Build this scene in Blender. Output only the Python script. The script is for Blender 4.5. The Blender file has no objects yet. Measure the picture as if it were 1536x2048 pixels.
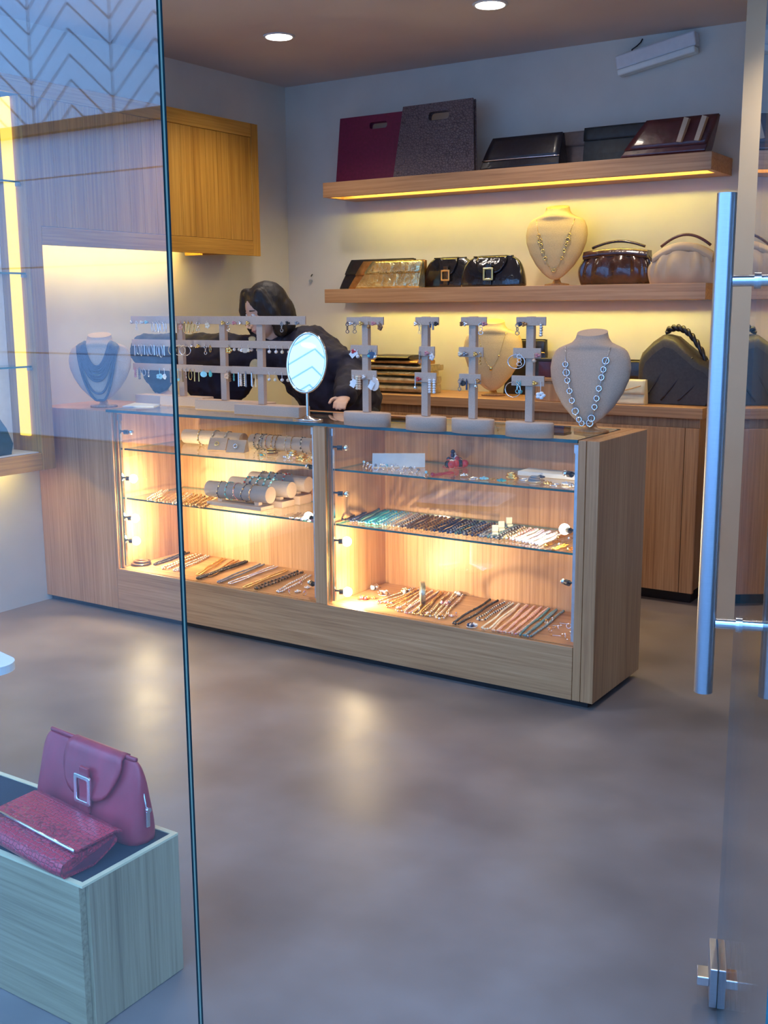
import bpy, math, random
from mathutils import Vector, Matrix, Euler, Quaternion
rnd = random.Random(7)
sc = bpy.context.scene
C = sc.collection
PI = math.pi
V = Vector

# ------------------------------------------------------------------ camera
FPX, YAW, PITCH, ROLL, CAMH = 2206.49, 0.583755, 0.183933, -0.006622, 1.45
_fw = V((-math.sin(YAW)*math.cos(PITCH), math.cos(YAW)*math.cos(PITCH), -math.sin(PITCH)))
_r = V((math.cos(YAW), math.sin(YAW), 0)); _u = _r.cross(_fw)
RX = _r*math.cos(ROLL) + _u*math.sin(ROLL); UP = -_r*math.sin(ROLL) + _u*math.cos(ROLL)
CAM = V((0, 0, CAMH))
def ray(x, y): return RX*((x-768)/FPX) - UP*((y-1024)/FPX) + _fw
def on_z(x, y, z): d = ray(x, y); return CAM + d*((z-CAMH)/d.z)
def on_y(x, y, Y): d = ray(x, y); return CAM + d*(Y/d.y)
def on_x(x, y, X): d = ray(x, y); return CAM + d*(X/d.x)
cam = bpy.data.cameras.new('camera'); camo = bpy.data.objects.new('camera', cam); C.objects.link(camo)
cam.sensor_fit = 'VERTICAL'; cam.sensor_height = 24; cam.lens = FPX/2048*24; cam.clip_start = .02
m3 = Matrix((RX, UP, -_fw)).transposed().to_4x4(); m3.translation = CAM; camo.matrix_world = m3
sc.camera = camo

# ------------------------------------------------------------------ materials
MATS = {}
def _new(name):
    m = bpy.data.materials.new(name); m.use_nodes = True
    nt = m.node_tree; nt.nodes.clear()
    out = nt.nodes.new('ShaderNodeOutputMaterial')
    return m, nt, out
def N(nt, t, **kw):
    n = nt.nodes.new(t)
    for k, v in kw.items():
        if k in n.inputs: n.inputs[k].default_value = v
        else: setattr(n, k, v)
    return n
def ramp(nt, fac, stops):
    r = nt.nodes.new('ShaderNodeValToRGB'); e = r.color_ramp.elements
    while len(e) < len(stops): e.new(.5)
    for i, (p, c) in enumerate(stops): e[i].position = p; e[i].color = (*c, 1)
    nt.links.new(fac, r.inputs[0]); return r.outputs[0]
def coords(nt, scale=(1,1,1), rot=(0,0,0)):
    tc = nt.nodes.new('ShaderNodeTexCoord'); mp = nt.nodes.new('ShaderNodeMapping')
    mp.inputs['Scale'].default_value = scale; mp.inputs['Rotation'].default_value = rot
    nt.links.new(tc.outputs['Object'], mp.inputs['Vector']); return mp.outputs[0]
def plain(name, col, rough=.5, metal=0, var=.12, scale=40, bump=0, spec=.5, coat=0, sheen=0, stretch=(1,1,1)):
    m, nt, out = _new(name); b = nt.nodes.new('ShaderNodeBsdfPrincipled')
    nz = N(nt, 'ShaderNodeTexNoise', Scale=scale, Detail=4.0); nt.links.new(coords(nt, stretch), nz.inputs['Vector'])
    lo = tuple(c*(1-var) for c in col); hi = tuple(min(1, c*(1+var)) for c in col)
    nt.links.new(ramp(nt, nz.outputs['Fac'], [(.3, lo), (.7, hi)]), b.inputs['Base Color'])
    b.inputs['Roughness'].default_value = rough; b.inputs['Metallic'].default_value = metal
    b.inputs['Specular IOR Level'].default_value = spec; b.inputs['Coat Weight'].default_value = coat
    b.inputs['Sheen Weight'].default_value = sheen
    if bump:
        bp = N(nt, 'ShaderNodeBump', Strength=bump, Distance=.01); nt.links.new(nz.outputs['Fac'], bp.inputs['Height'])
        nt.links.new(bp.outputs[0], b.inputs['Normal'])
    nt.links.new(b.outputs[0], out.inputs[0]); MATS[name] = m; return m
def emit(name, col, st):
    m, nt, out = _new(name); e = N(nt, 'ShaderNodeEmission', Strength=st); e.inputs[0].default_value = (*col, 1)
    nt.links.new(e.outputs[0], out.inputs[0]); MATS[name] = m; return m
def wood(name, axis, dark, mid, light, rough=.42):
    m, nt, out = _new(name); b = nt.nodes.new('ShaderNodeBsdfPrincipled')
    s = [60, 60, 60]; s['xyz'.index(axis)] = 1.3
    n1 = N(nt, 'ShaderNodeTexNoise', Scale=1.6, Detail=5.0, Roughness=.65); nt.links.new(coords(nt, tuple(s)), n1.inputs['Vector'])
    s2 = [7, 7, 7]; s2['xyz'.index(axis)] = .5
    n2 = N(nt, 'ShaderNodeTexNoise', Scale=1.0, Detail=2.0); nt.links.new(coords(nt, tuple(s2)), n2.inputs['Vector'])
    mx = N(nt, 'ShaderNodeMix'); mx.data_type = 'FLOAT'; mx.inputs[0].default_value = .35
    nt.links.new(n1.outputs['Fac'], mx.inputs[2]); nt.links.new(n2.outputs['Fac'], mx.inputs[3])
    nt.links.new(ramp(nt, mx.outputs[0], [(.33, dark), (.5, mid), (.66, light)]), b.inputs['Base Color'])
    b.inputs['Roughness'].default_value = rough
    bp = N(nt, 'ShaderNodeBump', Strength=.08, Distance=.002); nt.links.new(n1.outputs['Fac'], bp.inputs['Height'])
    nt.links.new(bp.outputs[0], b.inputs['Normal']); nt.links.new(b.outputs[0], out.inputs[0]); MATS[name] = m; return m
for a in 'xyz': wood('wood_'+a, a, (.30,.135,.055), (.48,.245,.105), (.60,.335,.16))
for a in 'yz': wood('cab_'+a, a, (.32,.13,.014), (.50,.235,.030), (.64,.33,.055))
for a in 'xz': wood('pale_'+a, a, (.22,.155,.075), (.38,.28,.15), (.48,.365,.21))
def glass_mat(name, tint, ior=1.5, refl=(1,1,1)):
    m, nt, out = _new(name)
    tr = nt.nodes.new('ShaderNodeBsdfTransparent'); tr.inputs[0].default_value = (*tint, 1)
    gl = N(nt, 'ShaderNodeBsdfGlossy', Roughness=0.0); gl.inputs[0].default_value = (*refl, 1)
    geo = nt.nodes.new('ShaderNodeNewGeometry'); mr = N(nt, 'ShaderNodeMapRange')
    mr.inputs[3].default_value = ior; mr.inputs[4].default_value = 1/ior
    nt.links.new(geo.outputs['Backfacing'], mr.inputs[0])
    fr = nt.nodes.new('ShaderNodeFresnel'); nt.links.new(mr.outputs[0], fr.inputs[0])
    mx = nt.nodes.new('ShaderNodeMixShader'); nt.links.new(fr.outputs[0], mx.inputs[0])
    nt.links.new(tr.outputs[0], mx.inputs[1]); nt.links.new(gl.outputs[0], mx.inputs[2]); nt.links.new(mx.outputs[0], out.inputs[0])
    MATS[name] = m; return m
def pane_edge_painted_glint():
    m, nt, out = _new('pane_edge_painted_glint'); b = nt.nodes.new('ShaderNodeBsdfPrincipled'); b.inputs['Roughness'].default_value = .3; b.inputs['Specular IOR Level'].default_value = .2
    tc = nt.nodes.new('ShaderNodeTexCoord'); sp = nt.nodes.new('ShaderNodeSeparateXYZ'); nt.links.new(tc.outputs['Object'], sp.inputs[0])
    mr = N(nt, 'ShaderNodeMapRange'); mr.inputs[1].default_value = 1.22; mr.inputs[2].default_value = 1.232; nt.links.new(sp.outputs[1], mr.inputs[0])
    nt.links.new(ramp(nt, mr.outputs[0], [(.30,(.004,.024,.03)),(.40,(.22,.30,.22)),(.60,(.22,.30,.22)),(.70,(.004,.024,.03))]), b.inputs['Base Color'])  # pale centre band paints the glass edge's internal reflections into its colour
    nt.links.new(b.outputs[0], out.inputs[0]); MATS['pane_edge_painted_glint'] = m
pane_edge_painted_glint()
glass_mat('glass', (.96,.985,.98)); glass_mat('shelf_glass', (.95,.98,.965)); glass_mat('thin_glass', (.985,.99,.985), 1.42)
plain('glass_edge', (.01,.10,.12), .12, spec=.8, coat=.5, scale=8); plain('shelf_edge', (.02,.13,.11), .15, spec=.7, scale=8)
plain('wall_paint', (.70,.645,.55), .75, var=.03, scale=6, bump=.02); plain('ceiling_paint', (.62,.545,.53), .8, var=.03, scale=3)
plain('chrome', (.82,.84,.86), .12, 1, .03); plain('steel', (.55,.58,.62), .28, 1, .05, stretch=(1,1,40)); plain('black_metal', (.02,.02,.022), .4, .3)
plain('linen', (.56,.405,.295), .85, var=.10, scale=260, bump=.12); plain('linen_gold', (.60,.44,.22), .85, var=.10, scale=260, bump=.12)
plain('roll_velvet', (.44,.33,.26), .85, var=.06, scale=200, bump=.05); plain('stand_fabric', (.54,.385,.285), .8, var=.06, scale=200, bump=.05)
plain('white_card', (.80,.77,.72), .6, var=.04); plain('paper', (.85,.84,.80), .7, var=.03); plain('cream_box', (.86,.78,.55), .5, var=.04)
plain('gold', (.90,.62,.22), .22, 1, .1); plain('silver', (.86,.86,.88), .18, 1, .08); plain('bronze', (.50,.26,.10), .3, .8, .3, scale=30, bump=.3)
plain('pearl', (.82,.78,.74), .18, .1, .08, coat=.6); plain('ivory', (.80,.70,.52), .3, 0, .1); plain('black_bead', (.015,.014,.016), .2, coat=.5)
plain('pink_bead', (.72,.38,.30), .3, coat=.3); plain('rose_bead', (.62,.25,.26), .3, coat=.3); plain('peach_bead', (.78,.50,.32), .3, coat=.3)
plain('teal_bead', (.10,.22,.22), .25, coat=.5); plain('turquoise_bead', (.08,.50,.52), .3, coat=.3); plain('navy_bead', (.03,.04,.09), .22, coat=.6)
plain('brown_bead', (.20,.09,.04), .3, coat=.4); plain('grey_bead', (.28,.29,.31), .25, .2, coat=.4); plain('red_bead', (.55,.04,.05), .3, coat=.4)
plain('lilac_bead', (.60,.55,.75), .15, .2, coat=.6); plain('slate_strand', (.07,.075,.12), .45, .1, .3, scale=300, bump=.5)
plain('amber_bead', (.70,.30,.05), .25, coat=.5); plain('white_bead', (.85,.84,.82), .25, coat=.4); plain('aqua_bead', (.35,.72,.78), .2, coat=.4)
plain('black_leather', (.012,.011,.018), .35, var=.3, scale=60, bump=.15, coat=.15); plain('patent_black', (.008,.008,.014), .12, var=.4, scale=18, bump=.6, coat=.6)
plain('grey_leather', (.040,.033,.029), .55, var=.2, scale=90, bump=.1); plain('dark_brown_patent', (.045,.016,.014), .2, var=.5, scale=14, bump=.5, coat=.6)
plain('taupe_leather', (.20,.145,.12), .6, var=.1); plain('maroon_leather', (.085,.016,.02), .35, var=.3, scale=25, bump=.2, coat=.3); plain('green_leather', (.018,.026,.03), .5, var=.3, scale=30, bump=.05)
plain('tan_leather', (.55,.39,.25), .5, var=.1, scale=9, bump=.25); plain('cream_leather', (.76,.62,.36), .5, var=.06, scale=30, bump=.05); plain('magenta_leather', (.17,.010,.045), .5, var=.15, scale=60, bump=.1)
plain('crinkle_gold', (.80,.68,.38), .25, .9, .3, scale=26, bump=.9); plain('pewter', (.50,.43,.28), .3, .7, .3, scale=30, bump=.4)
plain('red_leather', (.37,.030,.045), .42, var=.25, scale=14, bump=.12, coat=.1, stretch=(1,1,.4)); plain('dark_red', (.16,.012,.03), .5, var=.2)
plain('teal_leather', (.01,.05,.07), .4); plain('dark_cloth', (.018,.024,.032), .9, var=.1, scale=200)
plain('skin', (.62,.40,.30), .5, var=.05, scale=20); plain('hair', (.010,.007,.009), .6, var=.4, scale=60, bump=.4, stretch=(1,1,.1))
plain('jacket', (.014,.012,.026), .8, var=.4, scale=22, bump=.4); plain('trousers', (.02,.02,.03), .85); plain('shirt', (.68,.58,.32), .8); plain('eye_white', (.7,.68,.65), .2); plain('iris', (.03,.015,.01), .2); plain('lip', (.45,.18,.16), .45)
plain('tan_wall', (.66,.53,.35), .75, var=.03, scale=5); plain('white_plastic', (.72,.71,.70), .4, var=.03); plain('white_gloss', (.80,.84,.80), .25, var=.02)
plain('brown_band', (.16,.085,.05), .6); plain('street', (.13,.13,.135), .8, scale=3); plain('soffit', (.6,.6,.6), .8); plain('shop_front', (.3,.3,.3), .8)
emit('lamp_white', (1,.98,.95), 14); emit('strip_warm', (1,.88,.20), 58); emit('strip_vitrine', (1,.70,.08), 1.35); emit('bulb', (1,.88,.66), 45); emit('niche_strip', (1,.84,.26), 50)
def croc(name, col, dark, sc_=70, rg=.25, ct_=.5, rd=.45):
    m, nt, out = _new(name); b = nt.nodes.new('ShaderNodeBsdfPrincipled')
    v = N(nt, 'ShaderNodeTexVoronoi', Scale=sc_); v.feature = 'DISTANCE_TO_EDGE'; v.inputs['Randomness'].default_value = rd
    nt.links.new(coords(nt, (1,1.25,1.25)), v.inputs['Vector'])
    nt.links.new(ramp(nt, v.outputs['Distance'], [(0, dark), (.10, col)]), b.inputs['Base Color'])
    b.inputs['Roughness'].default_value = rg; b.inputs['Coat Weight'].default_value = ct_
    r = ramp(nt, v.outputs['Distance'], [(0,(0,0,0)),(.16,(1,1,1))])
    bp = N(nt, 'ShaderNodeBump', Strength=.5, Distance=.003); nt.links.new(r, bp.inputs['Height'])
    nt.links.new(bp.outputs[0], b.inputs['Normal']); nt.links.new(b.outputs[0], out.inputs[0]); MATS[name] = m
croc('red_croc', (.54,.024,.05), (.16,.008,.018), 85, .3, .2)
croc('snake', (.15,.105,.11), (.035,.022,.028), 60, .36, 0, .8)
def floor_mat():
    m, nt, out = _new('polished_concrete'); b = nt.nodes.new('ShaderNodeBsdfPrincipled')
    a = N(nt, 'ShaderNodeTexNoise', Scale=2.2, Detail=3.5, Roughness=.5); nt.links.new(coords(nt), a.inputs['Vector'])
    c = N(nt, 'ShaderNodeTexNoise', Scale=.55, Detail=3.0); nt.links.new(coords(nt), c.inputs['Vector'])
    mx = N(nt, 'ShaderNodeMix'); mx.data_type = 'FLOAT'; mx.inputs[0].default_value = .4
    nt.links.new(a.outputs['Fac'], mx.inputs[2]); nt.links.new(c.outputs['Fac'], mx.inputs[3])
    nt.links.new(ramp(nt, mx.outputs[0], [(.34,(.125,.095,.08)),(.5,(.195,.15,.127)),(.66,(.27,.215,.185))]), b.inputs['Base Color'])
    nt.links.new(ramp(nt, a.outputs['Fac'], [(.3,(.40,)*3),(.7,(.50,)*3)]), b.inputs['Roughness'])
    b.inputs['Specular IOR Level'].default_value = .42
    f = N(nt, 'ShaderNodeTexNoise', Scale=30.0, Detail=3.0); nt.links.new(coords(nt), f.inputs['Vector'])
    bp = N(nt, 'ShaderNodeBump', Strength=.05, Distance=.004); nt.links.new(f.outputs['Fac'], bp.inputs['Height'])
    nt.links.new(bp.outputs[0], b.inputs['Normal']); nt.links.new(b.outputs[0], out.inputs[0]); MATS['polished_concrete'] = m
floor_mat()
def facade_mat():
    m, nt, out = _new('facade_boards'); b = nt.nodes.new('ShaderNodeBsdfPrincipled'); b.inputs['Roughness'].default_value = .6
    tc = nt.nodes.new('ShaderNodeTexCoord'); sp = nt.nodes.new('ShaderNodeSeparateXYZ'); nt.links.new(tc.outputs['Object'], sp.inputs[0])
    def M(op, a, b_=None):
        n = nt.nodes.new('ShaderNodeMath'); n.operation = op
        for i, v in enumerate((a, b_)):
            if v is None: continue
            if isinstance(v, (int, float)): n.inputs[i].default_value = v
            else: nt.links.new(v, n.inputs[i])
        return n.outputs[0]
    x, z = sp.outputs[0], sp.outputs[2]
    tri = M('PINGPONG', M('ADD', x, .21), .62)                        # 0..0.85 zig-zag across the boards
    zz = M('SUBTRACT', z, M('MULTIPLY', tri, .80))
    chev = M('LESS_THAN', M('FRACT', M('DIVIDE', zz, .255)), .12)
    edge = M('LESS_THAN', tri, .012)
    up = M('GREATER_THAN', z, 3.36)
    g1 = M('MULTIPLY', M('MAXIMUM', chev, edge), up)
    low = M('MULTIPLY', M('LESS_THAN', M('FRACT', M('DIVIDE', z, .95)), .018), M('SUBTRACT', 1, up))
    g = M('MAXIMUM', g1, low)
    mix = nt.nodes.new('ShaderNodeMix'); mix.data_type = 'RGBA'
    nt.links.new(up, mix.inputs[0]); mix.inputs[6].default_value = (.64,.66,.68,1); mix.inputs[7].default_value = (.80,.80,.78,1)
    mix2 = nt.nodes.new('ShaderNodeMix'); mix2.data_type = 'RGBA'
    nt.links.new(g, mix2.inputs[0]); nt.links.new(mix.outputs[2], mix2.inputs[6]); mix2.inputs[7].default_value = (.26,.23,.22,1)
    nt.links.new(mix2.outputs[2], b.inputs['Base Color']); nt.links.new(b.outputs[0], out.inputs[0]); MATS['facade_boards'] = m
facade_mat()

# ------------------------------------------------------------------ mesh builder
class MB:
    def __init__(s): s.v = []; s.f = []; s.m = []; s.sm = []; s.mi = 0; s.smooth = True
    def add(s, vs, fs, smooth=None):
        o = len(s.v); s.v += [tuple(v) for v in vs]
        for f in fs: s.f.append(tuple(i+o for i in f)); s.m.append(s.mi); s.sm.append(s.smooth if smooth is None else smooth)
    def box(s, x0, x1, y0, y1, z0, z1, mtx=None):
        vs = [V((x, y, z)) for z in (z0, z1) for y in (y0, y1) for x in (x0, x1)]
        if mtx: vs = [mtx @ v for v in vs]
        s.add(vs, [(0,2,3,1),(4,5,7,6),(0,1,5,4),(2,6,7,3),(0,4,6,2),(1,3,7,5)], False)
    def cyl(s, p0, p1, r0, r1=None, n=16, caps=True, ell=1.0):
        r1 = r0 if r1 is None else r1; p0 = V(p0); p1 = V(p1); d = (p1-p0).normalized()
        a = d.orthogonal().normalized(); b = d.cross(a)
        vs = [p + (a*math.cos(t)+b*math.sin(t)*ell)*r for p, r in ((p0, r0), (p1, r1)) for t in [2*PI*i/n for i in range(n)]]
        s.add(vs, [(i, (i+1) % n, n+(i+1) % n, n+i) for i in range(n)])
        if caps: s.add(vs[:n], [tuple(range(n))[::-1]], False); s.add(vs[n:], [tuple(range(n))], False)
    def tube(s, pts, r, n=8, closed=False, caps=True):
        pts = [V(p) for p in pts]; k = len(pts); rr = r if isinstance(r, (list, tuple)) else [r]*k
        vs = []; prev = None
        for i, p in enumerate(pts):
            a = pts[(i-1) % k] if (closed or i > 0) else p; b = pts[(i+1) % k] if (closed or i < k-1) else p
            d = (b-a).normalized()
            if prev is None: x = d.orthogonal().normalized()
            else:
                x = prev - d*prev.dot(d); x = x.normalized() if x.length > 1e-6 else d.orthogonal().normalized()
            prev = x; y = d.cross(x)
            vs += [p + (x*math.cos(2*PI*j/n)+y*math.sin(2*PI*j/n))*rr[i] for j in range(n)]
        fs = []
        for i in range(k if closed else k-1):
            A = i*n; B = ((i+1) % k)*n
            fs += [(A+j, A+(j+1) % n, B+(j+1) % n, B+j) for j in range(n)]
        if not closed and caps: fs += [tuple(range(n))[::-1], tuple(range((k-1)*n, k*n))]
        s.add(vs, fs)
    def sphere(s, c, r, n=12, m=8, sx=1, sy=1, sz=1, mtx=None):
        c = V(c); vs = [V((0,0,-sz*r))]; 
        for i in range(1, m):
            t = PI*i/m
            vs += [V((math.sin(t)*math.cos(2*PI*j/n)*r*sx, math.sin(t)*math.sin(2*PI*j/n)*r*sy, -math.cos(t)*r*sz)) for j in range(n)]
        vs.append(V((0,0,sz*r)))
        if mtx: vs = [mtx @ v for v in vs]
        vs = [v+c for v in vs]
        fs = [(0, 1+(j+1) % n, 1+j) for j in range(n)]
        for i in range(m-2):
            A = 1+i*n; B = A+n
            fs += [(A+j, A+(j+1) % n, B+(j+1) % n, B+j) for j in range(n)]
        L = len(vs)-1; A = 1+(m-2)*n; fs += [(A+j, A+(j+1) % n, L) for j in range(n)]
        s.add(vs, fs)
    def lathe(s, prof, c=(0,0,0), n=24, sx=1, sy=1):
        c = V(c); vs = []; k = len(prof)
        for r, z in prof: vs += [c+V((r*sx*math.cos(2*PI*j/n), r*sy*math.sin(2*PI*j/n), z)) for j in range(n)]
        fs = []
        for i in range(k-1): fs += [(i*n+j, i*n+(j+1) % n, (i+1)*n+(j+1) % n, (i+1)*n+j) for j in range(n)]
        fs += [tuple(range(n))[::-1], tuple(range((k-1)*n, k*n))]
        s.add(vs, fs)
    def torus(s, c, R, r, normal=(0,0,1), n=20, k=6, sx=1.0):
        nm = V(normal).normalized(); a = nm.orthogonal().normalized(); b = nm.cross(a); c = V(c)
        s.tube([c+(a*math.cos(2*PI*i/n)*sx+b*math.sin(2*PI*i/n))*R for i in range(n)], r, k, True)
    def loft(s, rings, cap=True, smooth=None):
        n = len(rings[0]); vs = [v for r in rings for v in r]; fs = []
        for i in range(len(rings)-1): fs += [(i*n+j, i*n+(j+1) % n, (i+1)*n+(j+1) % n, (i+1)*n+j) for j in range(n)]
        s.add(vs, fs, smooth)
        if cap:
            s.add(rings[0], [tuple(range(n))[::-1]], False); s.add(rings[-1], [tuple(range(n))], False)
    def prism(s, poly, axis, d0, d1):
        """poly in the two other axes (in order), extruded along axis"""
        def P(a, b, d): return {'x': (d, a, b), 'y': (a, d, b), 'z': (a, b, d)}[axis]
        s.loft([[P(a, b, d0) for a, b in poly], [P(a, b, d1) for a, b in poly]], True, False)
    def grid(s, fn, nu, nv):
        vs = [fn(i/(nu-1), j/(nv-1)) for j in range(nv) for i in range(nu)]
        s.add(vs, [(j*nu+i, j*nu+i+1, (j+1)*nu+i+1, (j+1)*nu+i) for j in range(nv-1) for i in range(nu-1)])
    def build(s, name, mats, parent=None, loc=(0,0,0), rot=(0,0,0), bevel=0, seg=2, solid=0, sub=0, smooth_all=None):
        me = bpy.data.meshes.new(name); me.from_pydata(s.v, [], s.f)
        for mm in (mats if isinstance(mats, (list, tuple)) else [mats]): me.materials.append(MATS[mm])
        me.polygons.foreach_set('material_index', s.m)
        me.polygons.foreach_set('use_smooth', s.sm if smooth_all is None else [smooth_all]*len(s.sm))
        import bmesh
        bm = bmesh.new(); bm.from_mesh(me); bmesh.ops.recalc_face_normals(bm, faces=bm.faces); bm.to_mesh(me); bm.free()
        me.update()
        o = bpy.data.objects.new(name, me); C.objects.link(o); o.parent = parent; o.location = loc; o.rotation_euler = rot
        if solid: md = o.modifiers.new('solid', 'SOLIDIFY'); md.thickness = solid; md.offset = 0
        if bevel:
            md = o.modifiers.new('bevel', 'BEVEL'); md.width = bevel; md.segments = seg; md.limit_method = 'ANGLE'; md.angle_limit = .7
        if sub: md = o.modifiers.new('sub', 'SUBSURF'); md.levels = sub; md.render_levels = sub
        return o
def tag(o, label, cat, group=None, kind=None):
    o['label'] = label; o['category'] = cat
    if group: o['group'] = group
    if kind: o['kind'] = kind
    return o
def thing(name, label, cat, loc=(0,0,0), rot=(0,0,0), group=None):
    o = bpy.data.objects.new(name, None); C.objects.link(o); o.location = loc; o.rotation_euler = rot; o.empty_display_size = .05
    return tag(o, label, cat, group)
def struct(name, mb, mats, label=None, cat=None, **kw):
    o = mb.build(name, mats, **kw); o['kind'] = 'structure'
    o['label'] = label or name.replace('_', ' '); o['category'] = cat or name.split('_')[0]
    return o
def BX(name, x0, x1, y0, y1, z0, z1, mat, parent=None, bevel=.002, **kw):
    b = MB(); b.box(x0, x1, y0, y1, z0, z1); return b.build(name, mat, parent, bevel=bevel, **kw)
def pane(name, x0, x1, y0, y1, z0, z1, thin, gm, em, parent=None):
    """glass sheet whose four narrow sides show the green edge"""
    b = MB(); b.box(x0, x1, y0, y1, z0, z1); faces = {'x': (4, 5), 'y': (2, 3), 'z': (0, 1)}[thin]
    b.m = [0 if i in faces else 1 for i in range(6)]
    return b.build(name, [gm, em], parent)

# ------------------------------------------------------------------ the room
CEIL, BACK, LEFT, FRONT = 2.775, 5.62, -4.42, 1.22
b = MB(); b.box(-6.5, 3.4, FRONT-.05, BACK+.15, -.12, 0); struct('floor', b, 'polished_concrete', 'mottled polished concrete floor of the shop', 'floor')
b = MB(); b.box(-4.6, 3.4, FRONT-.1, BACK+.15, CEIL, CEIL+.2); struct('ceiling', b, 'ceiling_paint', 'plain pale ceiling with round downlights', 'ceiling')
b = MB(); b.box(-4.6, 3.4, BACK, BACK+.15, 0, CEIL); struct('wall_back', b, 'wall_paint', 'off-white back wall carrying the two wooden shelves', 'wall')
b = MB(); b.box(LEFT-.15, LEFT, FRONT+.03, BACK, 0, CEIL); struct('wall_left', b, 'wall_paint', 'off-white left wall behind the wooden wall cabinet', 'wall')
b = MB(); b.box(-1.458, -1.352, 5.035, BACK, 0, CEIL); struct('trim_1', b, 'tan_wall', 'tan wall end standing right of the shelves behind the door handle', 'pilaster')
b = MB(); b.box(2.9, 3.05, FRONT, BACK, 0, CEIL); struct('wall_right', b, 'wall_paint', 'off-white right wall of the shop', 'wall')
b = MB(); b.box(-6.5, 3.4, FRONT-.1, FRONT+.12, CEIL, CEIL+1.6); struct('wall_front', b, 'shop_front', 'wall above the glass shop front', 'wall')
b = MB(); b.box(.75, 3.4, FRONT-.06, FRONT+.06, 0, CEIL); struct('wall_front_right', b, 'shop_front', 'front wall right of the glass door', 'wall')
# street side: ground and the building across the way (seen in the glass and the mirror)
b = MB(); b.box(-40, 25, -7.5, FRONT-.05, -.12, -.005); o = struct('ground', b, 'street', 'grey paving outside the shop', 'ground')
b = MB(); b.box(-40, 25, -6.4, -6, 0, 8); o = struct('wall_opposite', b, 'facade_boards', 'pale facade across the street with zigzag boards above', 'facade')
b = MB(); b.box(-40, 25, -6.0, -5.9, 3.31, 3.42); struct('trim_2', b, 'brown_band', 'brown band along the facade across the street', 'trim')
# glass shop front
LGX = -1.188
b = MB(); o = pane('window_1', -3.6, LGX, FRONT, FRONT+.012, 0.0, CEIL, 'y', 'glass', 'pane_edge_painted_glint'); o['kind'] = 'structure'; tag(o, 'fixed glass pane of the shop front at left', 'window')
# open glass door with tube handles
ang = math.radians(18.325); du = V((-math.sin(ang), math.cos(ang), 0)); dn = V((math.cos(ang), math.sin(ang), 0))
hinge = V((-.5628, 2.1028, 0)) - du*.966
door = bpy.data.objects.new('door_1', None); C.objects.link(door); door.location = hinge; door.rotation_euler = (0, 0, ang)
tag(door, 'frameless glass door standing open with long tubular pull handles', 'door', kind='structure')
pane('door_glass', -.005, .005, 0, 1.085, .012, CEIL-.25, 'x', 'glass', 'glass_edge', door)
for s_ in (-1, 1):
    b = MB(); b.cyl((s_*.064, .915, .715), (s_*.064, .915, 1.645), .0175, n=28); h = b.build('pull_bar', 'steel', door, bevel=.002)
    for z in (.853, 1.492):
        b = MB(); b.cyl((s_*.006, 0, 0), (s_*.048, 0, 0), .0105, n=18); b.cyl((s_*.005, 0, 0), (s_*.011, 0, 0), .015, n=18)
        b.build('standoff', 'chrome', h, loc=(0, .915, z))
for s_ in (-1, 1):
    b = MB(); b.box(min(s_*.005, s_*.021), max(s_*.005, s_*.021), .966, 1.087, .010, .098); p = b.build('lock_plate', 'steel', door, bevel=.002)
    b = MB(); b.box(min(s_*.021, s_*.046), max(s_*.021, s_*.046), .985, 1.03, .045, .066); b.build('lock_knob', 'chrome', p, bevel=.002)

# ------------------------------------------------------------------ ceiling downlights
LPOS = [(-3.629, 4.576), (-2.488, 4.653), (-1.1, 4.70), (-3.55, 2.75), (-2.3, 2.8), (-.9, 2.85)]
LLAB = ['round recessed ceiling downlight left of the other, above the wall cabinet', 'round recessed ceiling downlight at the very top, above the square bags']
for i, (x, y) in enumerate(LPOS):
    t = thing('ceiling_downlight', LLAB[i] if i < 2 else 'round recessed ceiling downlight further %s the shop' % ['right over the door side of', 'forward over the left of', 'forward over the middle of', 'forward over the door side of'][i-2], 'ceiling light', (x, y, CEIL-.001), group='recessed ceiling downlights')
    b = MB(); b.lathe([(.062,-.004),(.075,-.006),(.08,-.001),(.08,0)], n=32); b.build('trim_ring', 'white_plastic', t)
    b = MB(); b.lathe([(.064,-.0075),(.03,-.010),(.001,-.011)], n=32); b.build('lens', 'lamp_white', t)
    l = bpy.data.lights.new('downlight', 'SPOT'); l.energy = 46 if i < 3 else 30; l.color = (1,.86,.72); l.spot_size = 2.3; l.spot_blend = .8; l.shadow_soft_size = .06
    lo = bpy.data.objects.new('downlight', l); C.objects.link(lo); lo.location = (x, y, CEIL-.03)

# ------------------------------------------------------------------ showcase counter
YF = 3.585; TOP = .985
ct = thing('display_counter', 'long wooden jewellery counter with two lit glass showcase bays', 'display counter', (-2.95, YF, 0))
cx, cy = -2.95, YF
def cpart(name, x0, x1, y0, y1, z0, z1, mat, **kw): return BX(name, x0-cx, x1-cx, y0-cy, y1-cy, z0, z1, mat, ct, **kw)
cpart('plinth', LEFT+.005, -1.50, YF+.03, 4.03, 0, .028, 'black_metal', bevel=0)
cpart('end_cabinet', LEFT+.002, -3.905, YF, 4.05, .028, TOP-.005, 'wood_z')
cpart('kick_panel', -3.903, -1.552, YF, YF+.02, .028, .228, 'wood_x')
cpart('case_floor', -3.90, -1.552, YF+.02, 4.03, .205, .228, 'wood_x')
cpart('back_panel', -3.90, -1.552, 4.03, 4.05, .028, TOP-.025, 'wood_z')
b = MB(); b.box(-1.55-cx, -1.52-cx, 0, .465, .028, TOP); b.box(-1.518-cx, -1.47-cx, 0, .465, .028, TOP); b.build('end_panel', 'wood_z', ct, bevel=.002)
cpart('divider', -2.715, -2.655, YF+.001, 4.03, .228, TOP-.012, 'wood_z')
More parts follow.
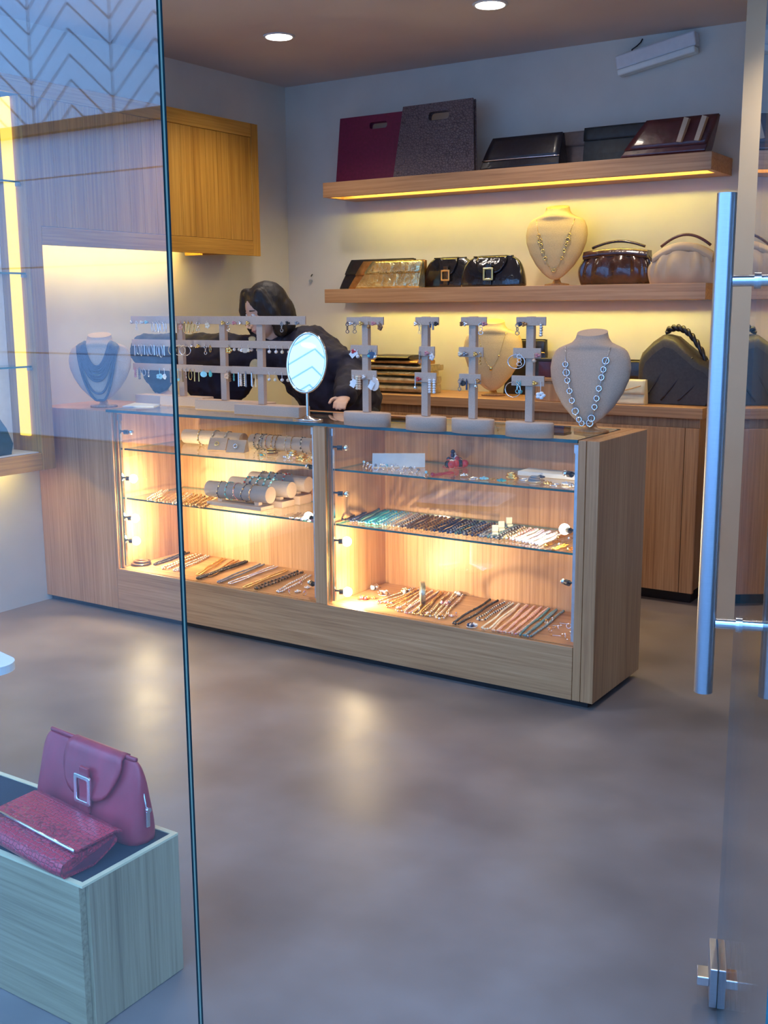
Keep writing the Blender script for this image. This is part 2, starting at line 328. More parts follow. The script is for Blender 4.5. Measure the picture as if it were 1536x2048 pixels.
cpart('bay_end_panel', -3.905, -3.89, YF+.001, 4.03, .228, TOP-.012, 'wood_z')
cpart('top_rail', -3.90, -1.552, 3.985, 4.05, TOP-.022, TOP, 'wood_x')
b = MB(); b.box(-3.92-cx, -1.552-cx, -.002, .40, TOP-.010, TOP+.002); b.m = [0,0,1,1,1,1]; b.build('glass_top', ['shelf_glass', 'glass_edge'], ct)
for (x0, x1, zs) in ((-3.87, -2.72, (.566, .802)), (-2.645, -1.56, (.566, .796))):
    for z in zs:
        b = MB(); b.box(x0-cx, x1-cx, .055, .44, z-.008, z); b.m = [0,0,1,1,1,1]; b.build('glass_shelf', ['shelf_glass', 'shelf_edge'], ct)
pane('front_glass', -3.885-cx, -2.718-cx, .012, .016, .23, TOP-.012, 'y', 'thin_glass', 'shelf_edge', ct)
pane('front_glass', -2.652-cx, -1.553-cx, .012, .016, .23, TOP-.012, 'y', 'thin_glass', 'shelf_edge', ct)
# lamp rods with small adjustable spot lamps
def spot(p, d, e, size=1.9):
    l = bpy.data.lights.new('showcase_spot', 'SPOT'); l.energy = e; l.color = (1,.80,.46); l.spot_size = size; l.spot_blend = .7; l.shadow_soft_size = .012
    lo = bpy.data.objects.new('showcase_spot', l); C.objects.link(lo); lo.location = p; lo.rotation_euler = V(d).to_track_quat('-Z', 'Y').to_euler()
def glow(p, e):
    l = bpy.data.lights.new('showcase_glow', 'POINT'); l.energy = e; l.color = (1,.76,.44); l.shadow_soft_size = .014
    lo = bpy.data.objects.new('showcase_glow', l); C.objects.link(lo); lo.location = p
def rod(x, side, lamps, z0=.24, z1=.965):
    y = YF+.035
    b = MB(); b.box(-.006, .006, -.006, .006, z0, z1); b.box(-.009, .009, -.009, .009, z1-.03, z1)
    r = b.build('lamp_rod', 'chrome', ct, (x-cx, y-cy, 0))
    for z, lit, d in lamps:
        b = MB(); b.cyl((0,0,z), (side*.022,.004,z), .004, n=8); b.cyl((side*.022,.004,z-.004), (side*.040,.014,z-.004), .011, n=12)
        k = b.build('lamp_arm', 'black_metal', r)
        b = MB(); b.sphere((side*.052,.021,z-.004), .020 if lit else .012, 16, 12); b.build('bulb', 'bulb' if lit else 'silver', k)
        if lit:
            P_ = V((x+side*.052, y+.022, z-.004)); glow(P_+V((side*.03,.02,0)), lit*.8); spot(P_+V((side*.02,.01,0)), d, lit*1.6)
            spot(P_+V((side*.02,.01,0)), V(d)-(P_-V((0,0,0)))*0, lit*2.2, .55)
rod(-3.872, 1, [(.885,0,None),(.665,7,(.62,.41,.02)),(.475,9,(.42,.41,.05)),(.365,7,(.55,.41,.22))])
rod(-2.735, -1, [(.80,0,None),(.585,4,(-.6,.6,-.35)),(.30,0,None)])
rod(-2.642, 1, [(.89,0,None),(.70,0,None),(.50,6.5,(.42,.41,-.04)),(.285,6.5,(.35,.2,-.05))])
rod(-1.567, -1, [(.86,0,None),(.655,3.5,(-.9,.4,-.45)),(.46,0,None)])

# ------------------------------------------------------------------ wall cabinet with display niche (left wall)
FX = -4.20
wc = thing('wall_cabinet', 'honey-coloured wooden wall cabinet with a lit display niche on the left wall', 'wall cabinet', (FX, 3.5, 0))
def wpart(name, x0, x1, y0, y1, z0, z1, mat, bevel=.002): return BX(name, x0-FX, x1-FX, y0-3.5, y1-3.5, z0, z1, mat, wc, bevel=bevel)
wpart('top_rail', FX-.0199, FX, 1.6, 5.02, 2.395, 2.470, 'cab_y'); wpart('bottom_rail', FX-.02, FX, 3.510, 5.02, 1.742, 1.825, 'cab_y')
wpart('end_stile', FX-.02, FX, 5.022, 5.082, 1.742, 2.470, 'cab_z'); wpart('niche_stile', FX-.22, FX, 3.432, 3.508, .70, 2.393, 'cab_z')
wpart('niche_rail', FX-.02, FX, 1.6, 3.43, .70, .782, 'cab_y')
b = MB(); n = 16; w = (5.02-3.51)/n
for i in range(n): b.box(-.018, -.003, .01+i*w, .01+(i+1)*w-.0015, 1.827, 2.393)
b.build('plank_panel', 'cab_z', wc)
b = MB(); b.box(-.218,-.022,-1.9,1.58,2.44,2.455); b.box(-.218,-.022,.01,1.575,1.80,1.815); b.box(-.218,-.022,1.56,1.578,1.80,2.44); b.box(-.218,-.02,-1.9,-.07,.745,.765); b.build('carcass', 'cab_y', wc)
wpart('niche_sill', LEFT+.002, FX-.021, 1.7, 3.43, .766, .786, 'white_card')
wpart('niche_back', LEFT+.002, LEFT+.02, 1.7, 3.43, .787, 2.43, 'white_card')
for z in (2.02, 1.615, 1.19):
    b = MB(); b.box(-.195, -.03, -1.8, -.073, z-.008, z); b.m = [0,0,1,1,1,1]; s_ = b.build('glass_shelf', ['shelf_glass', 'shelf_edge'], wc)
    b = MB(); b.box(-.05, -.03, -.085, -.069, z-.022, z-.008); b.build('shelf_clip', 'steel', s_)
b = MB(); b.box(-.13, -.062, -.086, -.071, .86, 2.39); b.build('light_strip', 'strip_vitrine', wc, bevel=.004)
b = MB(); b.cyl((-.06, .05, 1.783), (-.06, 1.12, 1.783), .009, n=8); b.build('under_light', 'niche_strip', wc)
b = MB(); b.cyl((-.10, -1.7, .735), (-.10, -.09, .735), .008, n=8); b.build('under_light', 'niche_strip', wc)
b = MB(); b.prism([(1.12,1.80),(1.42,1.80),(1.42,1.775),(1.30,1.742),(1.12,1.735)], 'x', -.16, -.03); b.build('light_fitting', 'cab_y', wc)
# teal bag in the niche
def bag_outline(w, h, k=.15, n=8):
    pts = [(-w/2, 0)]
    return pts
hb = thing('handbag', 'dark teal handbag on the sill of the lit niche at the left edge', 'handbag', (-4.31, 3.14, .787))
b = MB(); b.loft([[V((x*s_, y*q, z)) for x, y in [(-.06,-.16),(.06,-.16),(.075,0),(.06,.16),(-.06,.16),(-.075,0)]] for z, s_, q in ((0,1,1),(.05,1.1,1.05),(.12,.8,.95),(.17,.3,.85))]); b.build('body', 'teal_leather', hb, bevel=.006)
b = MB(); b.tube([(0,-.08+.16*i/12,.165+.06*math.sin(PI*i/12)) for i in range(13)], .006); b.build('handle', 'teal_leather', hb)

# ------------------------------------------------------------------ back wall shelves
def shelf(zb, zt, lab, x0=-3.90, x1=-1.66):
    t = thing('wall_shelf', lab, 'shelf', (x0, BACK, zb), group='wooden shelves on the back wall'); w = x1-x0; h = zt-zb
    b = MB(); b.box(0, w, -.33, -.30, 0, h); b.box(0, w, -.30, -.17, h-.03, h); b.box(0, .03, -.30, -.17, 0, h-.03); b.box(w-.03, w, -.30, -.17, 0, h-.03); b.box(0, w, -.17, 0, 0, h)
    b.build('board', 'wood_x', t, bevel=.0015)
    b = MB(); b.cyl((.05,-.262,h-.043), (w-.05,-.262,h-.043), .007, n=8); b.build('strip_light', 'strip_warm', t)
shelf(2.068, 2.150, 'upper of the two wooden wall shelves, carrying square bags and dark clutches')
shelf(1.474, 1.552, 'lower of the two wooden wall shelves, carrying buckled bags and a bust')

# ------------------------------------------------------------------ back counter
bc = thing('back_counter', 'wooden back counter along the rear wall beneath the shelves', 'counter', (-2.6, 5.169, 0))
BX('worktop', -1.05, .99, 0, .445, .916, .968, 'wood_x', bc); BX('carcass', -1.05, .97, .035, .44, .07, .915, 'wood_z', bc); BX('plinth', -1.05, .95, .07, .42, 0, .07, 'black_metal', bc, bevel=0)
for x0, x1 in ((-1.05,-.56),(-.557,-.057),(-.054,.446),(.449,.905)): BX('door', x0, x1, .012, .035, .06, .87, 'wood_z', bc)
BX('end_post', .908, .975, .012, .035, .06, .87, 'wood_z', bc)
ZB = .968

# ------------------------------------------------------------------ bags
def plate(mb, outer, inner, y0, y1):
    """ring plate in XZ between two outlines (same length) from y0 to y1"""
    n = len(outer)
    A = [V((x, y0, z)) for x, z in outer]; B = [V((x, y0, z)) for x, z in inner]
    A2 = [V((x, y1, z)) for x, z in outer]; B2 = [V((x, y1, z)) for x, z in inner]
    vs = A+B+A2+B2; fs = []
    for i in range(n):
        j = (i+1) % n
        fs += [(i, j, n+j, n+i), (2*n+i, 3*n+i, 3*n+j, 2*n+j), (i, 2*n+i, 2*n+j, j), (n+i, n+j, 3*n+j, 3*n+i)]
    mb.add(vs, fs, False)
def ring_pts(cx_, cz_, hw, hz, r, per=6):
    out = []
    for sx_, sz_, a0 in ((1,1,0),(-1,1,PI/2),(-1,-1,PI),(1,-1,1.5*PI)):
        for k in range(per):
            a = a0+PI/2*k/(per-1); out.append((cx_+sx_*(hw-r)+r*math.cos(a), cz_+sz_*(hz-r)+r*math.sin(a)))
    return out
def square_bag(name, label, loc, wb, wt, h, hole, mat, rot, d=.035):
    t = thing(name, label, 'bag', loc, rot, 'square bags with cut-out handles')
    cx_, cz_, hw, hz = hole
    inner = ring_pts(cx_, cz_, hw, hz, hz*.8)
    def side_pts(a, c): return [(a[0]+(c[0]-a[0])*k/6, a[1]+(c[1]-a[1])*k/6) for k in range(6)]
    tr_, tl_, bl_, br_ = (wt/2, h), (-wt/2, h), (-wb/2, 0), (wb/2, 0)
    outer = side_pts(tr_, tl_)+side_pts(tl_, bl_)+side_pts(bl_, br_)+side_pts(br_, tr_)
    inner = inner[3:]+inner[:3]
    b = MB(); plate(b, outer, inner, -d/2, -d/2+.008); b.build('front_panel', mat, t, bevel=.002)
    b = MB(); plate(b, outer, inner, d/2-.008, d/2); b.build('back_panel', mat, t, bevel=.002)
    b = MB(); b.loft([[V((sx_*(w/2-.006), y, z)) for sx_, y in ((-1,-d/2+.008),(1,-d/2+.008),(1,d/2-.008),(-1,d/2-.008))] for z, w in ((.004, wb), (cz_-hz-.02, wb+(wt-wb)*(cz_-hz-.02)/h))]); b.build('gusset', mat, t)
    return t
square_bag('square_bag', 'magenta red flat square bag with cut-out handle on the top shelf', (-3.69, 5.455, 2.151), .45, .43, .375, (.055,.315,.06,.018), 'magenta_leather', (-.10,0,0))
square_bag('square_bag', 'grey snakeskin square bag with cut-out handle on the top shelf', (-3.205, 5.37, 2.151), .525, .45, .385, (.015,.315,.066,.022), 'snake', (-.12,0,math.radians(-2)))
def clutch(name, label, loc, w, h, d, mat, rot=(0,0,0), slant=(0,0), flap=.55, top_d=.02, trim=None, cat='clutch bag', group=None, slots=0, flapmat=None):
    """wedge body (thick below, thin above) with a front flap; slant moves the upper corners"""
    t = thing(name, label, cat, loc, rot, group)
    def row(z, dd):
        f = z/h; x0 = -w/2+slant[0]*f; x1 = w/2+slant[1]*f; n = 10
        pts = []
        for i in range(n+1): x = x0+(x1-x0)*i/n; pts.append(V((x, -dd*(.5+.12*math.sin(PI*i/n)), z)))
        for i in range(n+1): x = x1+(x0-x1)*i/n; pts.append(V((x, dd*.5, z)))
        return pts
    b = MB(); b.loft([row(h*q, top_d+(d-top_d)*k) for q, k in ((0,.8),(.06,1),(.3,.85),(.6,.5),(.9,.14),(1,0))], True, False); b.build('body', mat, t, bevel=.005)
    def fl(u, v):
        z = h*(1-flap*v)*1.0+.002; q = z/h; x0 = -w/2*1.0+slant[0]*q; x1 = w/2+slant[1]*q
        k = min(1, (1-q)/.9); dd = top_d+(d-top_d)*k*.95
        return V((x0+(x1-x0)*u, -dd*(.5+.12*math.sin(PI*u))-.006-.004*math.sin(v*PI), z))
    b = MB(); b.grid(fl, 12, 7); f = b.build('flap', flapmat or mat, t, solid=.005)
    if trim:
        a = [fl(i/14, 1)+V((0,-.004,.003)) for i in range(15)]; b = MB(); b.tube(a, .0035, 6); b.build('trim_bar', trim, f)
    if slots:
        for k in range(slots):
            x = w/2-.05-.085*k
            b = MB(); pts = [(x+slant[1]*.32-.010, h*.32),(x+slant[1]*.32+.012, h*.30),(x+slant[1]*.92+.016, h*.92),(x+slant[1]*.92-.006, h*.96)]
            yf = -(top_d+(d-top_d)*.62)*.62-.013
            b.prism(pts, 'y', yf-.02, yf+.012); b.build('handle_slot', 'tan_leather', t, bevel=.004)
    return t
SH1, SH2 = 2.151, 1.553
clutch('clutch_bag', 'black clutch with flap and metal zip, left of the dark bags on the top shelf', (-2.695, 5.42, SH1), .46, .165, .11, 'black_leather', slant=(.06,0), trim='silver', flap=.72)
clutch('clutch_bag', 'brown taupe bag between the black clutch and the dark green bag on the top shelf', (-2.45, 5.545, SH1), .20, .18, .05, 'taupe_leather', slant=(0,0), flap=.4)
clutch('clutch_bag', 'dark green upright bag on the top shelf', (-2.245, 5.50, SH1), .27, .185, .07, 'green_leather', slant=(0,.06), flap=.35, trim=None)
clutch('clutch_bag', 'maroon clutch with two slanted slots at the right end of the top shelf', (-1.915, 5.37, SH1), .42, .17, .10, 'maroon_leather', slant=(.12,.05), flap=.8, slots=2)
clutch('clutch_bag', 'black clutch at the left end of the lower shelf, behind the bronze one', (-3.71, 5.555, SH2), .50, .17, .075, 'black_leather', slant=(.08,.02), flap=.5)
clutch('clutch_bag', 'bronze crinkled clutch on the lower shelf, between black and gold clutches', (-3.585, 5.47, SH2), .50, .155, .075, 'bronze', slant=(.10,.02), flap=.5)
clutch('clutch_bag', 'shiny crinkled gold clutch at the front of the lower shelf', (-3.50, 5.37, SH2), .43, .148, .075, 'crinkle_gold', slant=(.11,.01), flap=.45)
def buckle(parent, x, z, y, w, h, r=.006, mat='gold'):
    b = MB(); pts = [(x-w/2,z-h/2),(x+w/2,z-h/2),(x+w/2,z+h/2),(x-w/2,z+h/2)]
    plate(b, ring_pts(x, z, w/2, h/2, .004, 3), ring_pts(x, z, w/2-r*1.5, h/2-r*1.5, .003, 3), y-.006, y); return b.build('buckle', mat, parent, bevel=.0015)
def frame_bag(name, label, loc, w, h, d, mat, rot=(0,0,0), topw=0.0, foff=0.0, bw=.05, bmat='gold', tongue=.34, zipper=False, matf=None, bz=.42, bscale=1.1):
    t = thing(name, label, 'handbag', loc, rot)
    def ringf(z, ww, dd, n=10):
        pts = []
        for i in range(n+1): a = -1+2*i/n; pts.append(V((ww/2*a, -dd/2*(1-.25*abs(a)**4), z)))
        for i in range(n+1): a = 1-2*i/n; pts.append(V((ww/2*a, dd/2*(1-.25*abs(a)**4), z)))
        return pts
    rows = [(0,.97,.92),(.03,1,1),(.25,.985,.95),(.5,.95,.78),(.75,.89+.05*topw,.52),(.9,.80+.10*topw,.32),(.97,.70+.16*topw,.24),(1,.64+.18*topw,.2)]
    b = MB(); b.loft([ringf(h*q, w*a, d*k) for q, a, k in rows], True); b.build('body', mat, t, sub=1)
    tw = w*tongue
    def dep(z):
        q = max(0, min(1, z/h))
        for (q0,a0,k0),(q1,a1,k1) in zip(rows, rows[1:]):
            if q0 <= q <= q1: return d/2*(k0+(k1-k0)*(q-q0)/(q1-q0+1e-9))
        return d/2
    def fl(u, v):
        x = foff+(u-.5)*tw*(1+.12*math.sin(PI*v)); zt = h*1.015; drop = h*.58*(1-(2*u-1)**4*.45)
        if v < .2: return V((x, d*.12-(d*.12+dep(h)+.004)*v/.2, zt+.006*math.sin(PI*v/.2)))
        z = zt-drop*(v-.2)/.8; return V((x, -dep(z)-.009, z))
    b = MB(); b.grid(fl, 13, 14); f = b.build('flap', matf or mat, t, solid=.006)
    z0 = h*bz
    b = MB(); b.box(foff-bw*.28, foff+bw*.28, -dep(z0)-.017, -dep(z0)-.009, z0-bw*.95, z0+bw*.9); b.build('strap', matf or mat, f, bevel=.002)
    buckle(f, foff, z0, -dep(z0)-.016, bw, bw*bscale, bw*.11, bmat)
    b = MB(); b.tube([(x, 0, h*1.0+.004) for x in (-w*(.31+.09*topw),-w*.2,0,w*.2,w*(.31+.09*topw))], .005); b.build('frame_edge', mat, t)
    if zipper:
        b = MB(); b.tube([V((w/2*(a)+.002, 0, h*q)) for q, a in ((.95,.72),(.75,.885),(.5,.945),(.35,.965))], .0022, 6); zp = b.build('zip', 'silver', t)
        b = MB(); b.box(w*.49, w*.49+.004, -.005, .005, h*.22, h*.42); b.cyl((w*.49,-.0,h*.44),(w*.495+.006,0,h*.44), .006, n=10); b.build('zip_pull', 'silver', zp, bevel=.001)
    return t
frame_bag('handbag', 'black patent bag with a square gold buckle, left of the two buckled bags', (-3.17, 5.49, SH2), .335, .158, .09, 'patent_black', bw=.055, tongue=.30)
frame_bag('handbag', 'black patent bag with a square gold buckle, right of the two buckled bags', (-2.835, 5.37, SH2), .385, .153, .10, 'patent_black', bw=.06, tongue=.42)
def pleat_bag(name, label, loc, w, h, d, mat, rot=(0,0,0), collar=.20, folds=15, cmat=None, arch=.25, hmat=None):
    t = thing(name, label, 'handbag', loc, rot)
    def fn(u, v):                                                    # u around, v up
        a = 2*PI*u; x = math.cos(a); y = math.sin(a)
        q = v; prof = math.sin(PI*min(1, .12+q*.88)*.93)**.6
        fold = 1+.5*(abs(math.sin(a*folds*.5+q*1.5*math.cos(a)))-.6)*math.sin(PI*min(1, max(0, q-.05)/.95))
        ww = w/2*(.90+.10*math.sin(PI*q))*(1-.18*q*q)
        dd = d/2*prof*fold*(1-.35*q)
        z = h*q*(1-arch*abs(x)**2*q)
        return V((ww*math.copysign(abs(x)**.7, x), dd*math.copysign(abs(y)**.8, y), z))
    b = MB(); n, m = 72, 14
    b.loft([[fn(i/n, j/(m-1)) for i in range(n)] for j in range(m)], True); b.build('body', mat, t)
    def top(x): return h*(1-arch*abs(2*x/w*1.1)**2)
    b = MB(); pts = []
    rings = []
    for i in range(17):
        x = (-.5+i/16)*w*.80; z1 = top(x); zc = z1-collar*h
        rings.append([V((x,-d*.30,zc)),V((x,-d*.34,(zc+z1)/2)),V((x,-d*.24,z1+.004)),V((x,d*.24,z1+.004)),V((x,d*.30,zc))])
    b.loft(rings, True); b.build('collar', cmat or mat, t, bevel=.003)
    b = MB(); b.tube([((-.5+i/18)*w*.66, d*.12, top((-.5+i/18)*w*.6)+.018+.022*math.sin(PI*i/18)) for i in range(19)], .007); b.build('handle', hmat or cmat or mat, t)
    return t
pleat_bag('handbag', 'dark brown pleated bag beside the bust on the lower shelf', (-2.185, 5.485, SH2), .43, .178, .12, 'dark_brown_patent', arch=.10)
pleat_bag('handbag', 'tan gathered frame bag at the right end of the lower shelf', (-1.795, 5.365, SH2), .37, .19, .11, 'tan_leather', arch=.38, folds=13, hmat='maroon_leather')
# back counter goods
y0 = 5.38
stackmat = [('pewter','pale striped metallic clutch, bottom of the stack',.40,.045),('pewter','silvery folded clutch, second from the bottom of the stack',.38,.04),('crinkle_gold','gold metallic clutch, third from the bottom of the stack',.37,.028),('pewter','pewter clutch, fourth from the bottom of the stack',.39,.03),('bronze','bronze clutch, second from the top of the stack',.36,.022),('black_leather','black clutch, topmost of the stack',.24,.02)]
z = ZB+.001
for i, (mt, lb, w, h) in enumerate(stackmat):
    t = thing('clutch_bag', lb+' on the back counter', 'clutch bag', (-3.40+[0,.01,.0,.02,-.02,-.03][i], 5.36, z), (0,0,math.radians([0,1,-2,1,-1,2][i])), 'clutch bags stacked on the back counter')
    b = MB()
    prof = [(-.09,h*.2),(-.095,h*.5),(-.09,h*.8),(-.07,h),(.08,h),(.085,h*.5),(.08,0),(-.07,0)]
    b.prism(prof, 'x', -w/2, w/2); b.build('body', mt, t, bevel=.004)
    b = MB(); b.prism([(-.097,h*.35),(-.102,h*.6),(-.094,h*.9),(-.07,h+.004),(.05,h+.004),(.05,h+.0005),(-.07,h-.001),(-.090,h*.8),(-.096,h*.55)], 'x', -w/2+.004, w/2-.004); b.build('flap', mt, t)
    z += h+.0045
clutch('clutch_bag', 'tall black bag with a gold clasp behind the linen bust on the back counter', (-2.725, 5.555, ZB+.001), .25, .30, .06, 'black_leather', slant=(.05,0), flap=.25, trim='gold', cat='bag')
# wooden box and a dark box behind it
bx = thing('wooden_box', 'plain wooden box standing on the back counter behind the earring stands', 'box', (-2.40, 5.0, 0))
bx.location = (-2.375, 5.27, ZB+.001)
BX('case', -.115, .135, -.08, .10, 0, .10, 'wood_z', bx); BX('lid', -.12, .14, -.085, .105, .1005, .118, 'wood_x', bx)
t = thing('small_box', 'small dark brown box on top of the wooden box', 'box', (-2.415, 5.27, ZB+.120)); BX('case', -.075, .075, -.045, .045, 0, .082, 'maroon_leather', t); BX('lid', -.078, .078, -.048, .048, .0825, .095, 'grey_leather', t)
t = clutch('clutch_bag', 'cream envelope clutch beside the large black bag on the back counter', (-2.04, 5.245, ZB+.001), .25, .12, .06, 'cream_leather', flap=.6, slant=(.0,.0)); 
b = MB(); b.tube([(-.11+.22*i/10, -.043-.004*math.sin(PI*i/10), .048+.045*(i/10)**1.6) for i in range(11)], .002, 6); b.build('flap_piping', 'bronze', t)
clutch('clutch_bag', 'dark leather clutch upright behind the cream envelope clutch', (-2.07, 5.56, ZB+.001), .22, .20, .05, 'black_leather', flap=.5)
# large black soft bag with plaited handle
t = thing('handbag', 'large black soft bag with plaited handle at the right end of the back counter', 'handbag', (-1.795, 5.385, ZB+.001))
outline = [(-.19,0),(-.20,.06),(-.20,.20),(-.185,.245),(-.13,.30),(-.075,.338),(-.02,.325),(.05,.27),(.12,.215),(.17,.195),(.20,.16),(.205,.06),(.19,0)]
b = MB()
def slab(y, k): return [V((x*k, y, .002+z_*(k if z_ > 0 else 1))) for x, z_ in outline]
b.loft([slab(-.085,.82), slab(-.075,.94), slab(-.04,1), slab(.04,1), slab(.075,.94), slab(.085,.82)], True); b.build('body', 'grey_leather', t, bevel=.01)
for k in range(3):
    b = MB(); b.tube([(-.05+.085*k+.045*math.sin(q*1.5)-.10*(1-q), -.089+.016*q, .02+(.26-.05*k)*q) for q in [i/10 for i in range(11)]], .0045, 6); b.build('seam_ridge', 'black_leather', t)
b = MB()
for ph in (0, PI): b.tube([(-.075+.205*q, -.02+.010*math.cos(q*26+ph), .345+.052*math.sin(PI*q)**.7-.135*q**1.1+.010*math.sin(q*26+ph)+.02*math.sin(PI*q)) for q in [i/40 for i in range(41)]], .009, 8)
b.build('plaited_handle', 'black_leather', t)

# ------------------------------------------------------------------ jewellery busts
def bust(label, loc, rotz, h, w, mat, lean=.16):
    t = thing('necklace_bust', label, 'necklace bust', loc, (0,0,rotz))
    def fn(u, v):
        # half-shell front with flat back: v from bottom tip to neck top
        q = v
        T_ = ((0,.05),(.03,.12),(.08,.19),(.2,.315),(.35,.42),(.5,.485),(.62,.50),(.72,.485),(.80,.445),(.835,.40),(.865,.315),(.89,.245),(.93,.205),(.97,.19),(1,.185))
        for (q0_, a0_), (q1_, a1_) in zip(T_, T_[1:]):
            if q <= q1_+1e-9: hw = w*(a0_+(a1_-a0_)*(q-q0_)/(q1_-q0_)); break
        kd = .42 if q < .82 else .42+.40*min(1, (q-.82)/.08)
        dp = hw*kd; a = 2*PI*u
        bk = .14 if q < .82 else .14+.66*min(1, (q-.82)/.08)
        x = hw*math.cos(a); y = -dp*math.sin(a) if math.sin(a) > 0 else -hw*bk*math.sin(a)
        q = q+(.30*y/h*max(0, (q-.90)/.10))
        zz = .03+q*(h-.03)
        return V((x, y+lean*(zz-.5*h), zz))
    n, m = 40, 48
    b = MB(); b.loft([[fn(i/n, j/(m-1)) for i in range(n)] for j in range(m)], True); b.build('form', mat, t)
    b = MB(); b.lathe([(.055,0),(.055,.008),(.02,.014),(.014,.03),(.014,.10)], (0,.035,0), 20, 1.2, .8); b.build('stand', 'wood_z', t)
    return t, fn
def surf(fn, x, z, h, off=.003):
    """point on the front of the bust at height z, lateral x"""
    q = max(0.02, min(1, (z-.03)/(h-.03)))
    c = fn(0, q); d_ = fn(.5, q); hw = max(.004, (c.x-d_.x)/2); cc = max(-.985, min(.985, x/hw))
    p = fn(math.acos(cc)/(2*PI), q); p.y -= off; return p
def drape(fn, h, xs, ztop, zlow, n=40, off=.004, sharp=1.0):
    pts = []
    for i in range(n+1):
        f = -1+2*i/n; x = xs*f; z = zlow+(ztop-zlow)*abs(f)**(1.9*sharp); pts.append(surf(fn, x, z, h, off))
    return pts
# big bust at the right end of the showcase
H1 = .365
p = on_z(1181, 858, .988)
t1, f1 = bust('large linen necklace bust with ring chain at the right end of the glass counter', (-1.605, 3.80, .9885), math.radians(4), H1, .305, 'linen', .10)
def put_on(t, mb, name, mat, label, cat, **kw):
    o = mb.build(name, mat, None, t.location, t.rotation_euler, **kw); tag(o, label, cat); return o
b = MB(); pth = drape(f1, H1, .085, .315, .02, 60, .004, .9)
b.tube(pth, .0012, 5)
for i in (4, 6, 8, 11, 14, 18, 22, 25, 36, 39, 44, 47, 50, 53, 55, 57):
    q = pth[i]; b.torus(q+V((0,-.004,0)), .0095 if i % 3 else .012, .0030, (0.1,-1,.1), 14, 5)
put_on(t1, b, 'ring_necklace', 'silver', 'silver chain of open rings hanging on the large bust on the glass counter', 'necklace')
# left bust with slate strands
H2 = .345
t2, f2 = bust('pale necklace bust with slate strands at the left end of the counter', (-4.07, 3.70, .9815), math.radians(33), H2, .30, 'linen', .10)
strands = [(.060,.315,.200),(.064,.315,.190),(.068,.312,.180),(.073,.31,.168),(.078,.308,.150),(.083,.305,.140),(.088,.303,.130),(.092,.30,.070),(.098,.295,.032)]
nk = thing('multi_strand_necklace', 'slate blue necklace of many draped strands on the left bust', 'necklace', t2.location, t2.rotation_euler)
for xs, zt, zl in strands:
    b = MB(); b.tube(drape(f2, H2, xs, zt, zl, 44, .008, 1.25), .0056, 7); b.build('strand', 'slate_strand', nk)
# bust on back counter, bust on shelf
t3, f3 = bust('amber-lit linen bust with a fine pendant on the back counter', (-2.82, 5.345, ZB+.0015), math.radians(20), .40, .32, 'linen_gold', .12)
b = MB(); pth = drape(f3, .40, .075, .345, .16, 40, .003); b.tube(pth, .001, 5); b.sphere(pth[20]+V((0,-.004,-.01)), .008, 8, 6, 1,.4,1.4)
for i in (8, 31): b.sphere(pth[i], .005, 6, 5)
put_on(t3, b, 'pendant_necklace', 'gold', 'fine gold necklace with a small pendant on the back counter bust', 'necklace')
t4, f4 = bust('linen bust with long gold chain standing on the lower wall shelf', (-2.50, 5.43, SH2+.001), math.radians(12), .40, .325, 'linen_gold', .12)
b = MB(); pth = drape(f4, .40, .10, .335, .075, 60, .003, .9); b.tube(pth, .0011, 5)
for i in (6, 8, 10, 13, 17, 29, 31, 43, 47, 50, 52, 54):
    b.torus(pth[i]+V((0,-.004,0)), .008 if i % 4 else .011, .0026, (0,-1,.1), 12, 5)
put_on(t4, b, 'ring_necklace', 'gold', 'gold chain of small discs hanging on the wall shelf bust', 'necklace')

# ------------------------------------------------------------------ table mirror
mr = thing('table_mirror', 'oval chrome table mirror on a slim pole on the glass counter', 'mirror', (-2.792, 3.655, .9885), (0,0,math.radians(14)))
b = MB(); b.lathe([(.001,.020),(.012,.018),(.03,.010),(.062,.006),(.068,.003),(.068,0)], n=36, sx=1.0, sy=.5); b.build('base', 'chrome', mr)
b = MB(); b.cyl((0,0,.012), (0,0,.135), .006, n=12); b.build('pole', 'chrome', mr)
tl = Matrix.Translation((0,0,.237)) @ Matrix.Rotation(math.radians(-12), 4, 'X')
b = MB(); n = 48
ro = [tl @ V((.085*math.cos(2*PI*i/n), 0, .122*math.sin(2*PI*i/n))) for i in range(n)]
b.tube(ro, .0065, 8, True); fr_ = b.build('oval_frame', 'chrome', mr)
b = MB(); pts = [(.082*math.cos(2*PI*i/n), .119*math.sin(2*PI*i/n)) for i in range(n)]
b.prism(pts, 'y', -.003, .003); plain('mirror_silver', (.93,.96,.96), .015, 1, .0); g = b.build('mirror_glass', 'mirror_silver', mr); g.matrix_local = tl

